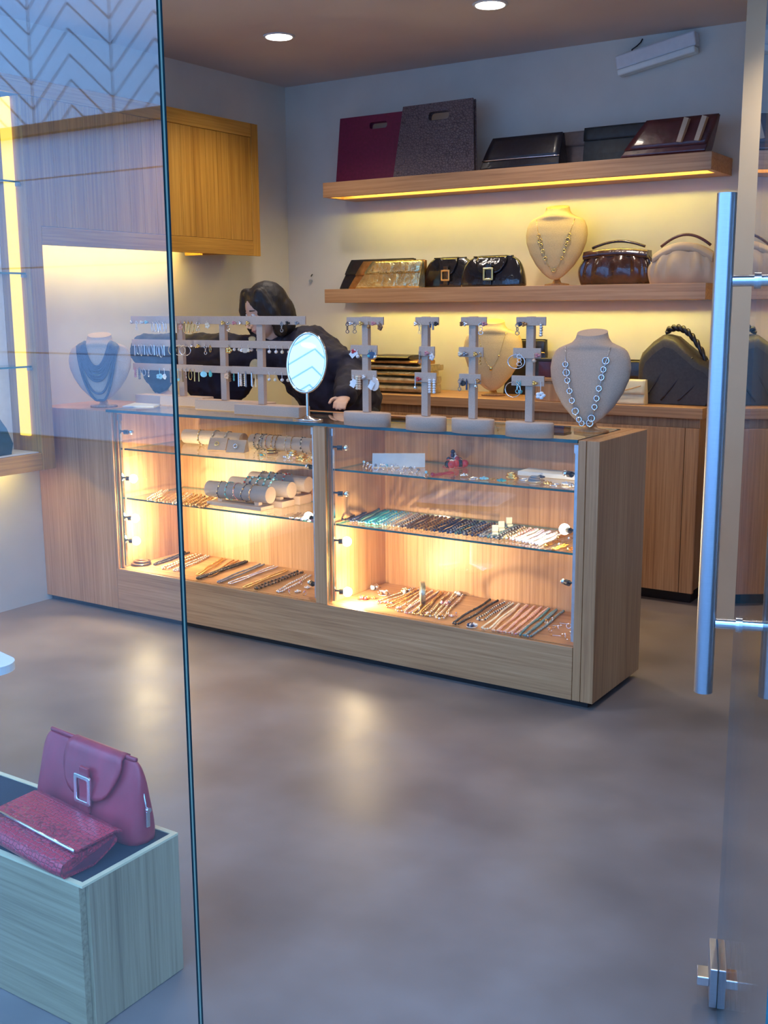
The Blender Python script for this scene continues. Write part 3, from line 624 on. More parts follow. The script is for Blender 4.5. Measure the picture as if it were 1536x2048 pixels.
# ------------------------------------------------------------------ earring stands and racks
EAR = 0
def earring(kind, p, mat, size, label, group, rz=0.0):
    """p = hook point on the bar; everything hangs below it"""
    b = MB(); b.torus((0,0,-.003), .003, .0007, (1,0,0), 8, 4)
    if kind == 'hoop': b.torus((0,0,-.005-size), size, .0014, (0,1,0), 18, 5)
    elif kind == 'stick': b.cyl((0,0,-.006),(0,0,-.006-size), .0022, .0026, 7)
    elif kind == 'drop':
        b.cyl((0,0,-.005),(0,0,-size*.6), .0009, n=5); b.sphere((0,0,-size*.6-.005), .0055, 8, 6, 1,1,1.2)
    elif kind == 'disc': b.cyl((0,-.001,-.006-size),(0,.001,-.006-size), size, n=18)
    elif kind == 'beads':
        for k in range(max(2, int(size/.008))): b.sphere((0,0,-.008-.008*k), .0048, 7, 5)
    elif kind == 'stud':
        for k in range(3): b.sphere((.004*math.cos(k*2.1), -.002, -.006+.004*math.sin(k*2.1)), .0042, 7, 5)
    elif kind == 'link':
        for k in range(3): b.torus((0,0,-.010-.012*k), .006, .0012, (1 if k % 2 else .3,1,0), 10, 4)
    elif kind == 'flower':
        for k in range(5): b.sphere((.007*math.cos(k*1.2566), 0, -.006-size+.007*math.sin(k*1.2566)), .006, 7, 5, 1,.5,1)
        b.cyl((0,0,-.004),(0,0,-size), .0008, n=5)
    elif kind == 'loop': b.tube([(.007*math.sin(2*PI*i/16)*(.6+.4*math.sin(PI*i/16)), 0, -.005-size*(.5-.5*math.cos(2*PI*i/16))) for i in range(16)], .0012, 5, True)
    o = b.build('earring', mat, None, p, (0,0,rz)); o.scale = (1.5, 1.5, 1.12); tag(o, label, 'earring', group); return o
ORD = ['first','second','third','fourth','fifth','sixth','seventh','eighth','ninth','tenth','eleventh','twelfth','thirteenth','fourteenth','fifteenth','sixteenth','seventeenth','eighteenth']
KN = dict(hoop='hoop', stick='stick', drop='drop', disc='disc', beads='bead strand', stud='stud', link='linked', flower='flower', loop='loop')
CN = dict(silver='silver', gold='gold', pearl='pearl', ivory='ivory', aqua_bead='pale aqua', turquoise_bead='turquoise', white_bead='white', red_bead='red', brown_bead='brown', lilac_bead='lilac', black_bead='black', amber_bead='amber', pink_bead='pink', grey_bead='grey', bronze='bronze', navy_bead='navy blue', peach_bead='peach', rose_bead='rose', teal_bead='teal', cream_box='cream')
def t_rack(label, where, bx_, y, post, x0, x1, zs, base, plan, yawd=0):
    """flat rack: plinth, post, three bars spanning x0..x1; plan = one list of (kind, mat, size, x fraction) per bar"""
    t = thing('earring_rack', label, 'earring rack', (post, y, .9885), (0,0,math.radians(yawd)), 'wooden earring racks')
    BX('plinth', base[0]-post, base[1]-post, -.04, .04, 0, .045, 'stand_fabric', t, bevel=.003)
    BX('post', -.0165, .0165, -.011, .011, .0455, zs[0]-.9885, 'stand_fabric', t, bevel=.0015)
    for k, zt in enumerate(zs):
        h = .036 if k == 0 else .032
        BX('bar', x0-post, x1-post, -.019, -.0115, zt-h-.9885, zt-.9885, 'stand_fabric', t, bevel=.001)
    bn = ['top','middle','bottom']; M = Matrix.Translation(t.location) @ Matrix.Rotation(math.radians(yawd), 4, 'Z')
    for k, row in enumerate(plan):
        for i, (kd, mt, sz, fx) in enumerate(row):
            h = .036 if k == 0 else .032
            p = M @ V((x0+(x1-x0)*fx-post, -.022, zs[k]-h*.62-.9885))
            earring(kd, p, mt, sz, '%s %s earring, %s from left, %s bar of the %s' % (CN.get(mt, mt), KN[kd], ORD[i], bn[k], where), 'earrings on the '+where, math.radians(rnd.uniform(-25,25)))
def spread(n, a=.04, b_=.96): return [a+(b_-a)*i/(n-1)+rnd.uniform(-.008,.008) for i in range(n)]
def mk(n, kinds, mats, s0, s1): 
    return [(rnd.choice(kinds), rnd.choice(mats), rnd.uniform(s0, s1), f) for f in spread(n)]
ra = [[('stud','silver',.01,.02),('link','white_bead',.02,.09),('stud','pearl',.01,.17),('stud','aqua_bead',.01,.24)]+[('loop','silver',rnd.uniform(.04,.05),.33+.045*i) for i in range(5)]+[('stick','gold',.05,.62),('stick','ivory',.045,.67),('flower','pink_bead',.02,.73)]+[('loop','gold',.045,.79+.05*i) for i in range(4)],
      [('loop' if i % 3 else 'stick','silver',rnd.uniform(.042,.055),.05+.048*i) for i in range(10)]+[('hoop','gold',.021,.60),('hoop','ivory',.021,.70),('hoop','silver',.021,.78),('stud','silver',.01,.88),('stud','gold',.01,.95)],
      [('beads','rose_bead',.045,.04),('beads','grey_bead',.05,.10),('loop','silver',.03,.17),('link','silver',.03,.24),('flower','aqua_bead',.03,.40),('flower','white_bead',.03,.47),('stick','bronze',.055,.56),('loop','rose_bead',.05,.61),('drop','aqua_bead',.07,.67),('stick','bronze',.05,.73),('link','silver',.03,.78),('loop','gold',.04,.84),('stick','gold',.045,.90),('stick','gold',.045,.96)]]
t_rack('wooden earring rack farthest left, partly behind the glass pane edge', 'leftmost rack', 0, 3.92, -3.743, -4.058, -3.600, (1.413,1.301,1.185), (-4.03,-3.585), ra)
rb = [[('link','silver',.02,.08),('flower','ivory',.012,.22),('stud','gold',.01,.45),('link','silver',.02,.52),('stud','aqua_bead',.01,.66),('stud','rose_bead',.01,.75),('flower','peach_bead',.012,.82),('stud','pearl',.01,.92)],
      [('stud','gold',.01,.08),('link','silver',.02,.18),('loop','gold',.025,.25),('flower','gold',.015,.52),('drop','pearl',.02,.60),('drop','ivory',.02,.67),('disc','ivory',.012,.75),('drop','pearl',.02,.84),('drop','ivory',.02,.93)],
      [('disc','aqua_bead',.012,.14),('disc','turquoise_bead',.011,.24),('flower','peach_bead',.015,.48),('beads','brown_bead',.045,.52),('link','turquoise_bead',.04,.58),('beads','pearl',.058,.68),('beads','ivory',.058,.74),('stick','white_bead',.055,.84),('stick','cream_box',.055,.89),('stick','silver',.055,.95)]]
t_rack('wooden earring rack in the middle, beads hung before the seated face', 'middle rack', 0, 3.83, -3.396, -3.563, -3.149, (1.413,1.305,1.190), (-3.552,-3.13), rb)
rc = [[('stud','rose_bead',.01,.06),('stud','silver',.01,.15),('stud','gold',.01,.25),('link','grey_bead',.012,.70),('stud','black_bead',.01,.78),('stud','grey_bead',.01,.90)],
      [('drop','pearl',.025,.15),('drop','ivory',.025,.25),('drop','pearl',.03,.53),('drop','pearl',.03,.62),('drop','ivory',.03,.70),('drop','pearl',.03,.79)],
      [('stick','silver',.055,.10),('stick','grey_bead',.055,.20),('stick','silver',.05,.28),('drop','pearl',.04,.52),('drop','ivory',.04,.60),('drop','pearl',.04,.69),('drop','ivory',.04,.77),('stick','ivory',.06,.90),('beads','silver',.06,.96)]]
t_rack('wooden earring rack nearest the oval mirror', 'rack beside the mirror', 0, 3.74, -3.102, -3.258, -2.846, (1.414,1.309,1.197), (-3.235,-2.873), rc)
def t_stand(label, where, x, y, wt, plan, base=.105):
    t = thing('earring_stand', label, 'earring stand', (x, y, .9885), (0,0,math.radians(rnd.uniform(-3,3))), 'T-shaped earring stands')
    b = MB(); b.lathe([(1,0),(1,.050),(.97,.053)], n=36, sx=base, sy=.045); b.build('base', 'stand_fabric', t)
    BX('post', -.0145, .0145, -.011, .011, .0535, .425, 'stand_fabric', t, bevel=.002)
    for k, zt in enumerate((.423, .315, .218)):
        w = wt[k]
        BX('bar', w[0], w[1], -.018, -.0115, zt-(.03 if k == 0 else .036), zt, 'stand_fabric', t, bevel=.001)
        for i, (kd, mt, sz, fx) in enumerate(plan[k]):
            p = V((x, y, .9885)) + V((w[0]+(w[1]-w[0])*fx, -.0215, zt-.018))
            earring(kd, p, mt, sz, '%s %s earring, %s from left, %s bar of the %s' % (CN.get(mt, mt), KN[kd], ORD[i], ['top','middle','bottom'][k], where), 'earrings on the '+where, math.radians(rnd.uniform(-30,30)))
    return t
def tagcard(x, y, z, label, rot):
    b = MB(); b.box(-.011,.011,-.0006,.0006,-.016,.016); b.cyl((0,0,.015),(0,.004,.024), .0006, n=4); o = b.build('price_tag', 'paper', None, (x, y, z), rot); tag(o, label, 'price tag', 'white price tags on the stands')
S = [(-2.455,3.60,[(-.082,.092),(-.065,.062),(-.062,.058)],.110),(-2.168,3.575,[(-.036,.066),(-.02,.048),(-.04,.056)],.088),(-1.968,3.58,[(-.044,.062),(-.052,.05),(-.05,.04)],.088),(-1.735,3.575,[(-.05,.062),(-.06,.045),(-.065,.06)],.092)]
WH = ['stand beside the mirror','second stand from the mirror','third stand from the mirror','stand beside the bust']
pl = [
 [[('link','navy_bead',.02,.04),('stud','silver',.01,.14),('link','grey_bead',.01,.24),('stud','gold',.01,.42),('drop','bronze',.02,.62),('stud','rose_bead',.01,.75),('flower','brown_bead',.012,.92)],[('stud','red_bead',.01,.15),('drop','white_bead',.03,.3),('drop','turquoise_bead',.025,.72),('disc','navy_bead',.012,.82),('drop','silver',.03,.95)],[('flower','white_bead',.025,.1),('beads','ivory',.05,.25),('beads','peach_bead',.05,.36),('stud','pearl',.01,.55),('disc','pearl',.024,.93)]],
 [[('stud','silver',.01,.06),('link','ivory',.02,.2),('stick','navy_bead',.012,.66),('stick','grey_bead',.02,.78),('stud','black_bead',.01,.93)],[('link','grey_bead',.012,.08),('stud','rose_bead',.01,.55),('flower','pearl',.012,.85)],[('drop','silver',.05,.06),('stud','red_bead',.01,.22),('beads','pearl',.05,.72),('beads','white_bead',.05,.92)]],
 [[('stud','brown_bead',.01,.08),('stud','silver',.01,.22),('link','silver',.01,.8),('stud','rose_bead',.01,.93)],[('stud','ivory',.01,.1),('stud','grey_bead',.01,.3),('link','gold',.012,.9),('stud','gold',.01,.72)],[('link','grey_bead',.02,.05),('disc','black_bead',.009,.2),('stick','navy_bead',.03,.38),('drop','silver',.03,.8),('stud','bronze',.01,.94)]],
 [[('link','grey_bead',.01,.06),('stud','navy_bead',.01,.18),('stud','bronze',.01,.3),('beads','silver',.045,.88)],[('hoop','silver',.022,.14),('link','white_bead',.02,.25),('drop','peach_bead',.03,.8),('stud','rose_bead',.01,.93)],[('hoop','silver',.024,.06),('link','aqua_bead',.03,.2),('drop','turquoise_bead',.05,.3),('flower','white_bead',.038,.93),('stud','gold',.01,.75)]]]
for k, (x, y, wt, bs) in enumerate(S):
    t_stand(['wooden T-shaped earring stand right beside the oval mirror','wooden T-shaped earring stand hung with white bead drops','wooden T-shaped earring stand before the back counter bust','wooden T-shaped earring stand beside the large linen bust'][k], WH[k], x, y, wt[:1]+wt[1:], pl[k], bs)
tagcard(-2.50, 3.575, 1.27, 'white price tag on the middle bar of the stand beside the mirror', (0,.9,.2))
tagcard(-2.50, 3.572, 1.155, 'white price tag at left on the bottom bar of the stand beside the mirror', (0,.5,.1))
tagcard(-2.415, 3.572, 1.15, 'white price tag at right on the bottom bar of the stand beside the mirror', (0,.6,-.1))
# sheets of paper beside the left bust
b = MB(); b.box(-.075,.075,-.10,.10,0,.004); o = b.build('paper_stack', 'paper', None, (-3.925, 3.835, .9885), (0,0,.5)); tag(o, 'small stack of white papers beside the left bust', 'paper')

# ------------------------------------------------------------------ showcase jewellery
def sanem(m): return CN.get(m, m)
def cl(p): p = V(p); p.y = max(3.612, min(4.0, p.y)); return p
def necklace(pf, pb, w, r, mats, label, group, gap=2.15, seg=(8,6), wob=.003):
    """hairpin of beads lying flat: pf = the loop end, pb = the two free ends"""
    pf = cl(pf); pb = cl(pb); r *= 1.28; w *= 1.45; pf.y = max(pf.y, 3.612+w/2); d = (pb-pf); L = d.length; d.normalize(); s_ = V((0,0,1)).cross(d).normalized()
    path = []
    n1 = max(4, int(L/(r*gap)))
    ph = rnd.uniform(0, 6)
    for i in range(n1+1): q = 1-i/n1; path.append(d*(L*q)+s_*(w/2+wob*math.sin(q*9+ph)))
    na = max(3, int(PI*w/2/(r*gap)))
    for i in range(1, na): a = PI*i/na; path.append(s_*(w/2*math.cos(a))-d*(w/2*math.sin(a)))
    for i in range(n1+1): q = i/n1; path.append(d*(L*q)-s_*(w/2+wob*math.sin(q*8+ph)))
    b = MB()
    for i, q in enumerate(path):
        b.mi = i % len(mats); b.sphere(q+V((0,0,r)), r*(1 if i % 5 else 1.12), seg[0], seg[1])
    b.mi = 0; b.tube([q+V((0,0,r)) for q in path], r*.3, 4)
    o = b.build('necklace', mats, None, pf); tag(o, label, 'necklace', group); return o
def chain(pf, pb, w, r, mat, label, group): 
    pf = cl(pf); pb = cl(pb); pf.y = max(pf.y, 3.62+w/2); d = (pb-pf); L = d.length; d.normalize(); s_ = V((0,0,1)).cross(d).normalized(); ph = rnd.uniform(0,6)
    pts = [d*(L*(1-i/20))+s_*(w/2+.003*math.sin(i*.7+ph)) for i in range(21)]+[s_*(w/2*math.cos(PI*i/8))-d*(w/2*math.sin(PI*i/8)) for i in range(1,8)]+[d*(L*i/20)-s_*(w/2+.003*math.sin(i*.6+ph)) for i in range(21)]
    b = MB(); b.tube([p_+V((0,0,r)) for p_ in pts], [r*(1+.35*(i % 2)) for i in range(len(pts))], 6); b.sphere(V((0,0,r*1.5))-d*(w/2), r*2.2, 8, 6)
    o = b.build('necklace', mat, None, pf); tag(o, label, 'necklace', group); return o
def trinket(p, kind, mats, size, label, group, cat='jewellery'):
    b = MB(); size *= 1.3
    if kind == 'ring':
        R = size*.55; b.torus((0,0,R*.80+.001), R, .0013, (1,.2,.35), 14, 5); b.mi = len(mats)-1; b.sphere((0,0,R*1.75), size*.28, 7, 5)
    elif kind == 'cluster':
        for k in range(9):
            b.mi = k % len(mats); a = rnd.uniform(0,6.28); rr = size*rnd.uniform(.1,.9); b.sphere((rr*math.cos(a), rr*math.sin(a)*.8, size*.28), size*.28, 7, 5)
        b.mi = 0; b.torus((0,0,.0018), size*.8, .0015, (0,0,1), 16, 5)
    elif kind == 'coil':
        for k in range(4): b.mi = k % len(mats); b.torus((rnd.uniform(-.004,.004), rnd.uniform(-.004,.004), .004+.005*k), size*(1-.1*k), .0042, (rnd.uniform(-.06,.06),rnd.uniform(-.06,.06),1), 20, 6)
    elif kind == 'pin': b.cyl((-size,0,.002),(size,0,.002), .0012, n=5); b.mi = len(mats)-1; b.sphere((size,0,.004), .004, 7, 5)
    elif kind == 'bangle': b.torus((0,0,.0022), size, .0022, (0,0,1), 24, 6)
    elif kind == 'flower':
        for k in range(6): b.mi = k % len(mats); b.sphere((size*.55*math.cos(k*1.047), size*.55*math.sin(k*1.047), size*.3), size*.36, 8, 5, 1,1,.6)
        b.sphere((0,0,size*.4), size*.3, 8, 5)
    nm = {'ring':'finger_ring','cluster':'bead_cluster','coil':'coiled_necklace','pin':'pin_earring','bangle':'bangle','flower':'flower_brooch'}[kind]
    o = b.build(nm, mats, None, cl(p)+V((0,.012,.0005)), (0,0,rnd.uniform(0,6))); tag(o, label, cat, group); return o
Z0 = .2295
G = 'necklaces on the right showcase floor'
RF = [((905,1252),(1000,1197),.022,.0040,['black_bead'],'black bead necklace with a long narrow loop, leftmost of the close row'),
 ((962,1240),(1018,1205),.02,.0034,['ivory','navy_bead'],'cream and navy bead necklace, second of the close row'),
 ((972,1258),(1036,1207),.018,.0034,['ivory'],'cream bead necklace, third of the close row'),
 ((990,1262),(1052,1209),.018,.0036,['peach_bead'],'peach bead necklace, fourth of the close row'),
 ((1004,1264),(1066,1212),.018,.0036,['pink_bead'],'salmon pink bead necklace, fifth of the close row'),
 ((1017,1266),(1080,1214),.018,.0038,['pink_bead','peach_bead'],'pink and peach bead necklace, sixth of the close row'),
 ((1030,1268),(1092,1217),.018,.0038,['rose_bead','peach_bead'],'rose bead necklace, seventh of the close row'),
 ((1044,1272),(1106,1221),.019,.0040,['teal_bead'],'dark teal bead necklace, next to last of the close row'),
 ((1058,1273),(1120,1224),.02,.0040,['teal_bead','grey_bead'],'teal and grey bead necklace, rightmost of the close row'),
 ((800,1222),(868,1178),.02,.0030,['gold','ivory'],'gold and ivory bead necklace left of the gold strands'),
 ((832,1228),(890,1180),.018,.0032,['gold'],'plain gold bead necklace in the middle of the floor'),
 ((862,1232),(915,1184),.018,.0034,['ivory','gold'],'pale gold bead necklace beside the black one'),
 ((778,1214),(850,1177),.018,.0032,['gold','amber_bead'],'gold and amber bead necklace at the left of the gold group'),
 ((816,1226),(880,1180),.018,.0032,['ivory','rose_bead'],'ivory and rose bead necklace inside the gold group'),
 ((848,1231),(903,1182),.018,.0034,['gold','brown_bead'],'gold and brown bead necklace inside the gold group'),
 ((880,1237),(928,1188),.018,.0034,['pearl','gold'],'pearl and gold bead necklace right of the gold group'),
 ((760,1205),(835,1178),.02,.0030,['silver','gold'],'silver and gold bead necklace behind the glowing lamp')]
for a, c, w, r, ms, lb in RF: necklace(on_z(*a, Z0), on_z(*c, Z0), w, r, ms, lb+', right showcase floor', G)
for (x, y, ms, s_, lb) in [(745,1178,['silver','pearl'],.03,'sparkling pearl cluster nearest the glowing lamp'),(765,1190,['white_bead','brown_bead'],.025,'white and brown bead cluster beside the lamp'),(812,1186,['silver','ivory','gold'],.028,'silver and gold bead cluster before the standing cuff'),(915,1190,['pearl','grey_bead'],.02,'grey pearl cluster behind the black necklace'),(938,1256,['pearl','navy_bead'],.02,'grey shell bead cluster at the front of the floor'),(890,1210,['rose_bead','pearl'],.02,'rose bead cluster between gold and black necklaces'),(722,1200,['red_bead','amber_bead'],.02,'small red and amber bead cluster right under the lamp')]:
    trinket(on_z(x, y, Z0), 'cluster', ms, s_, lb+' on the right showcase floor', 'bead clusters on the right showcase floor')
k = 0
for r_ in range(5):
    for c_ in range(3):
        x = 1086+c_*20+r_*5+rnd.uniform(-4,4); y = 1242+r_*8+c_*4
        trinket(on_z(min(x,1140), y, Z0), 'ring' if (r_+c_) % 2 else 'pin', ['silver','silver' if c_ else 'amber_bead'], .013, 'tiny silver piece, %s in the %s row, right end of the showcase floor' % (ORD[c_], ['back','second','third','fourth','front'][r_]), 'small rings and pins at the right end of the showcase floor')
for i in range(14):
    x = 745+i*13+rnd.uniform(-5,5); y = 1204+i*2.6+rnd.uniform(-6,5)
    trinket(on_z(x, y, Z0), 'ring' if i % 2 else 'flower', [rnd.choice(['silver','gold','rose_bead','pearl']), rnd.choice(['amber_bead','pearl','red_bead','silver'])], .011, 'small jewel, %s from left in the scattered front row, right showcase floor' % ORD[i], 'small pieces along the front of the right showcase floor')
p = on_z(845, 1207, Z0)
b = MB(); n = 30; rg = []
for i in range(n):
    a = 2*PI*i/n; rg.append([V((w_, R_*math.cos(a), .047+R_*math.sin(a))) for w_, R_ in ((-.010,.047),(.010,.047),(.010,.0405),(-.010,.0405))])
b.loft(rg+[rg[0]], False); o = b.build('cuff_bangle', 'pewter', None, p, (0,0,.62), bevel=.001); tag(o, 'engraved silver cuff standing upright on the right showcase floor', 'bangle')
# right bay, middle shelf
Z1 = .5675
cols = [['black_bead'],['navy_bead'],['teal_bead'],['turquoise_bead'],['turquoise_bead','aqua_bead'],['aqua_bead','ivory'],['ivory','peach_bead'],['brown_bead','ivory'],['brown_bead'],['brown_bead','bronze'],['bronze','brown_bead'],['brown_bead','navy_bead'],['navy_bead'],['navy_bead','grey_bead'],['teal_bead','navy_bead'],['grey_bead','navy_bead'],['navy_bead','brown_bead'],['grey_bead'],['grey_bead','teal_bead'],['black_bead','grey_bead']]
for i, ms in enumerate(cols):
    x = 690+i*16.2; y = 1041+i*1.95
    nm = ' and '.join(sanem(m_) for m_ in dict.fromkeys(ms))
    necklace(on_z(x, y, Z1), on_z(x+44+rnd.uniform(-3,3), y-22, Z1), .017, .0046, ms, '%s bead necklace, %s from left in the right middle shelf row' % (nm, ORD[i] if i < 18 else ['nineteenth','twentieth'][i-18]), 'bead necklaces on the right middle shelf')
for i, ms in enumerate([['ivory','gold'],['pearl','rose_bead'],['white_bead','pearl'],['lilac_bead'],['lilac_bead','white_bead'],['pearl','lilac_bead']]):
    x = 1012+i*13; y = 1078+i*2.3
    necklace(on_z(x, y, Z1), on_z(x+42, y-20, Z1), .016, .0042, ms, '%s strand, %s of the pearly strands on the right middle glass shelf' % (' and '.join(sanem(m_) for m_ in ms), ORD[i]), 'pearly strands on the right middle shelf')
for i, (x, y) in enumerate([(990,1072),(1003,1064),(1019,1056)]):
    t = thing('ring_box', 'small cream ring box, %s on the right middle glass shelf' % ['front','middle','rear'][i]+' of the three', 'box', on_z(x, y, Z1)+V((0,0,.0005)), (0,0,.5+.1*i), 'cream ring boxes on the right middle shelf')
    BX('base', -.012, .012, -.012, .012, 0, .016, 'cream_box', t); BX('lid', -.0125, .0125, .006, .0125, .0162, .042, 'cream_box', t)
for i, (x, y) in enumerate([(1096,1072),(1118,1076),(1140,1078),(1092,1092),(1120,1090),(1108,1100),(1138,1101)]):
    chain(on_z(x, y, Z1), on_z(x+26, y-9, Z1), .014, .0032, ['silver','gold','silver','gold','silver','amber_bead','gold'][i], '%s chain, %s of the tangled pieces beneath the lit bulb on the right middle shelf' % (['silver','gold','silver','gold','silver','amber','gold'][i], ORD[i]), 'chains under the bulb on the right middle shelf')
# right bay, top shelf
Z2 = .7965
def card(x0, x1, y, z, h, label, mat='white_card', lean=.5):
    a = on_z(x0, y, z); c = on_z(x1, y, z); w = (c-a).length
    t = thing('display_card', label, 'display card', ((a+c)/2).to_tuple(), (0,0,math.atan2((c-a).y, (c-a).x)))
    t.location.z = z+.001
    b = MB(); b.prism([(-.02,0),(.03,0),(.03,.004),(.012,h),(.006,h)], 'x', -w/2, w/2); b.build('easel', mat, t, bevel=.001); return t
card(745, 850, 934, Z2, .055, 'white display ramp with rings at the left of the right top shelf')
b = MB(); b.box(-.15,.12,-.05,.05,0,.018); o = b.build('display_tray', 'white_card', None, on_z(1105, 957, Z2)+V((0,.05,.0005)), bevel=.003); tag(o, 'flat pale display tray at the right end of the right top shelf', 'tray')
for i in range(14):
    x = 722+i*9.5+rnd.uniform(-3,3); y = 934+i*1.3+rnd.uniform(-5,3)
    trinket(on_z(x, y+3, Z2), 'ring', ['silver', rnd.choice(['silver','pearl','grey_bead','aqua_bead'])], .017, 'silver ring, %s from the left of the cluster on the right top shelf' % ORD[i], 'silver rings on the right top shelf', 'ring')
trinket(on_z(905, 935, Z2), 'cluster', ['red_bead','white_bead','black_bead','red_bead'], .045, 'red white and black bead cluster on the right top shelf', None, 'necklace')
b = MB()
for k in range(26): b.mi = k % 3; a = rnd.uniform(0,6.28); rr = rnd.uniform(0,.032); b.sphere((rr*math.cos(a), rr*math.sin(a), .012+.05*rnd.random()*(1-rr/.04)), .010, 8, 6)
o = b.build('bead_bundle', ['red_bead','white_bead','navy_bead'], None, on_z(905, 930, Z2)+V((0,.012,0))); tag(o, 'heaped bundle of red and white beads on the right top shelf', 'necklace')
chain(on_z(868, 952, Z2), on_z(905, 947, Z2), .014, .0042, 'red_bead', 'red strand lying at the front of the right top shelf', 'chains on the right top shelf')
for i, (x, y, mt, kd) in enumerate([(925,951,'silver','flower'),(945,956,'silver','bangle'),(965,958,'aqua_bead','flower'),(985,960,'amber_bead','flower'),(1000,962,'turquoise_bead','flower'),(1022,955,'gold','coil'),(1045,958,'silver','bangle'),(1066,962,'grey_bead','coil'),(1078,955,'navy_bead','flower'),(1092,967,'gold','flower'),(1108,969,'silver','bangle'),(1130,968,'white_bead','flower'),(1142,972,'silver','flower')]):
    trinket(on_z(x, y+3, Z2), kd, [mt], .016, '%s %s piece, %s from the left along the front of the right top shelf' % (sanem(mt), {'flower':'flower','bangle':'ring-shaped','coil':'coiled'}[kd], ORD[i]), 'small pieces along the front of the right top shelf')
# left bay floor
G = 'necklaces on the left showcase floor'
trinket(on_z(280, 1130, Z0), 'coil', ['black_bead','brown_bead'], .035, 'coiled dark necklace at the left corner of the left showcase floor', None, 'necklace')
LF = [((312,1130),(384,1104),.014,.0042,['black_bead'],'black bead necklace beside the dark coil'),((330,1138),(405,1108),.018,.0040,['gold','ivory'],'chunky gold necklace left of the pane edge'),((352,1142),(420,1112),.016,.0036,['ivory','silver'],'ivory and silver necklace behind the pane edge'),
 ((398,1150),(455,1116),.014,.0028,['gold'],'fine gold necklace right of the pane edge'),((420,1153),(478,1120),.014,.0028,['bronze'],'fine bronze necklace left of the long black one'),((398,1158),(496,1124),.012,.0046,['black_bead'],'long black bead necklace with a ring end'),((440,1165),(525,1130),.016,.0036,['grey_bead'],'grey bead necklace right of the long black one'),
 ((462,1168),(552,1134),.014,.0034,['silver'],'silver bead necklace, third from the divider side'),((490,1176),(572,1142),.012,.0030,['gold'],'slim gold necklace beside the silver one'),((515,1178),(600,1146),.016,.0046,['black_bead','brown_bead'],'black and brown bead necklace near the divider'),((560,1184),(618,1152),.018,.0036,['silver','pearl'],'silver and pearl necklace nearest the divider')]
for a, c, w, r, ms, lb in LF: necklace(on_z(*a, Z0), on_z(*c, Z0), w, r, ms, lb+' on the left showcase floor', G)
for i, (x, y) in enumerate([(575,1190),(592,1186),(606,1192),(612,1178),(598,1172)]):
    trinket(on_z(x, y, Z0), 'flower' if i % 2 else 'ring', ['silver','pearl' if i % 2 else 'rose_bead'], .014, 'small silver piece, %s from the left beside the divider on the left showcase floor' % ORD[i], 'small pieces beside the divider')
# bracelet rolls
def roll(a, c, r, label, bracelets, zbase, group, legs=True, Y=3.8, bh=.016):
    a = V(a)*(Y/a[1]); c = V(c)*(Y/c[1]); d = (c-a); L = d.length; ang_ = math.atan2(d.y, d.x); mid = (a+c)/2
    t = thing('bracelet_roll', label, 'bracelet stand', (mid.x, mid.y, zbase+.0006), (0,0,ang_), group)
    if legs:
        BX('base', -L/2+.02, L/2-.02, -.045, .045, 0, bh, 'stand_fabric', t)
        b = MB()
        for s_ in (-1,1): b.box(s_*L*.3-.012, s_*L*.3+.012, -.012, .012, bh, bh+.014)
        b.build('saddle', 'stand_fabric', t)
    zc = (bh+.014 if legs else 0)+r
    b = MB(); b.cyl((-L/2,0,zc),(L/2,0,zc), r, n=28); b.build('cushion', 'roll_velvet', t, bevel=.006)
    M = Matrix.Translation(t.location) @ Matrix.Rotation(ang_, 4, 'Z')
    for i, (fx, mt, rr) in enumerate(bracelets):
        b = MB(); nn = 22
        for k_ in range(nn): a_ = 2*PI*k_/nn; b.mi = k_ % len(mt); b.sphere((.004*math.sin(3*a_), (r+rr)*math.cos(a_), (r+rr)*math.sin(a_)), rr*(1 if k_ % 3 else 1.3), 6, 4)
        b.mi = 0; b.torus((0,0,0), r+rr, rr*.45, (1,0,0), 24, 5)
        o = b.build('bracelet', mt, None, M @ V((L*fx, 0, zc)), (0, math.radians(rnd.uniform(-14,14)), ang_+rnd.uniform(-.15,.15))); tag(o, '%s bracelet, %s on %s' % (sanem(mt[0]), ORD[i], label.split(',')[0]), 'bracelet', 'bracelets on the rolls')
ZL = .5672
q0 = on_z(420, 1003, ZL); q1 = on_z(542, 1017, ZL)
roll(q0, q1, .037, 'front bracelet roll of the left middle shelf, wound with thin bands', [(-.28,['navy_bead','gold'],.0028),(-.14,['turquoise_bead','brown_bead'],.0030),(.0,['rose_bead','bronze'],.0030),(.13,['navy_bead','bronze'],.0030),(.26,['bronze','brown_bead'],.0030)], ZL, 'bracelet rolls on the left middle shelf', True, 3.735, .016)
q0 = on_z(466, 992, ZL); q1 = on_z(584, 1006, ZL)
roll(q0, q1, .036, 'second bracelet roll of the left middle shelf, wound with turquoise beads', [(-.22,['turquoise_bead','red_bead'],.0045),(-.12,['aqua_bead','navy_bead'],.0048),(-.02,['turquoise_bead','silver'],.0048),(.10,['teal_bead','aqua_bead'],.0050),(.2,['aqua_bead','grey_bead'],.0050)], ZL, 'bracelet rolls on the left middle shelf', True, 3.84, .028)
q0 = on_z(505, 982, ZL); q1 = on_z(618, 996, ZL)
roll(q0, q1, .036, 'rear bracelet roll of the left middle shelf, close to the back panel', [(-.3,['grey_bead','navy_bead'],.004),(-.15,['teal_bead','turquoise_bead'],.004),(0,['navy_bead','aqua_bead'],.004),(.13,['red_bead','aqua_bead'],.004)], ZL, 'bracelet rolls on the left middle shelf', True, 3.945, .040)
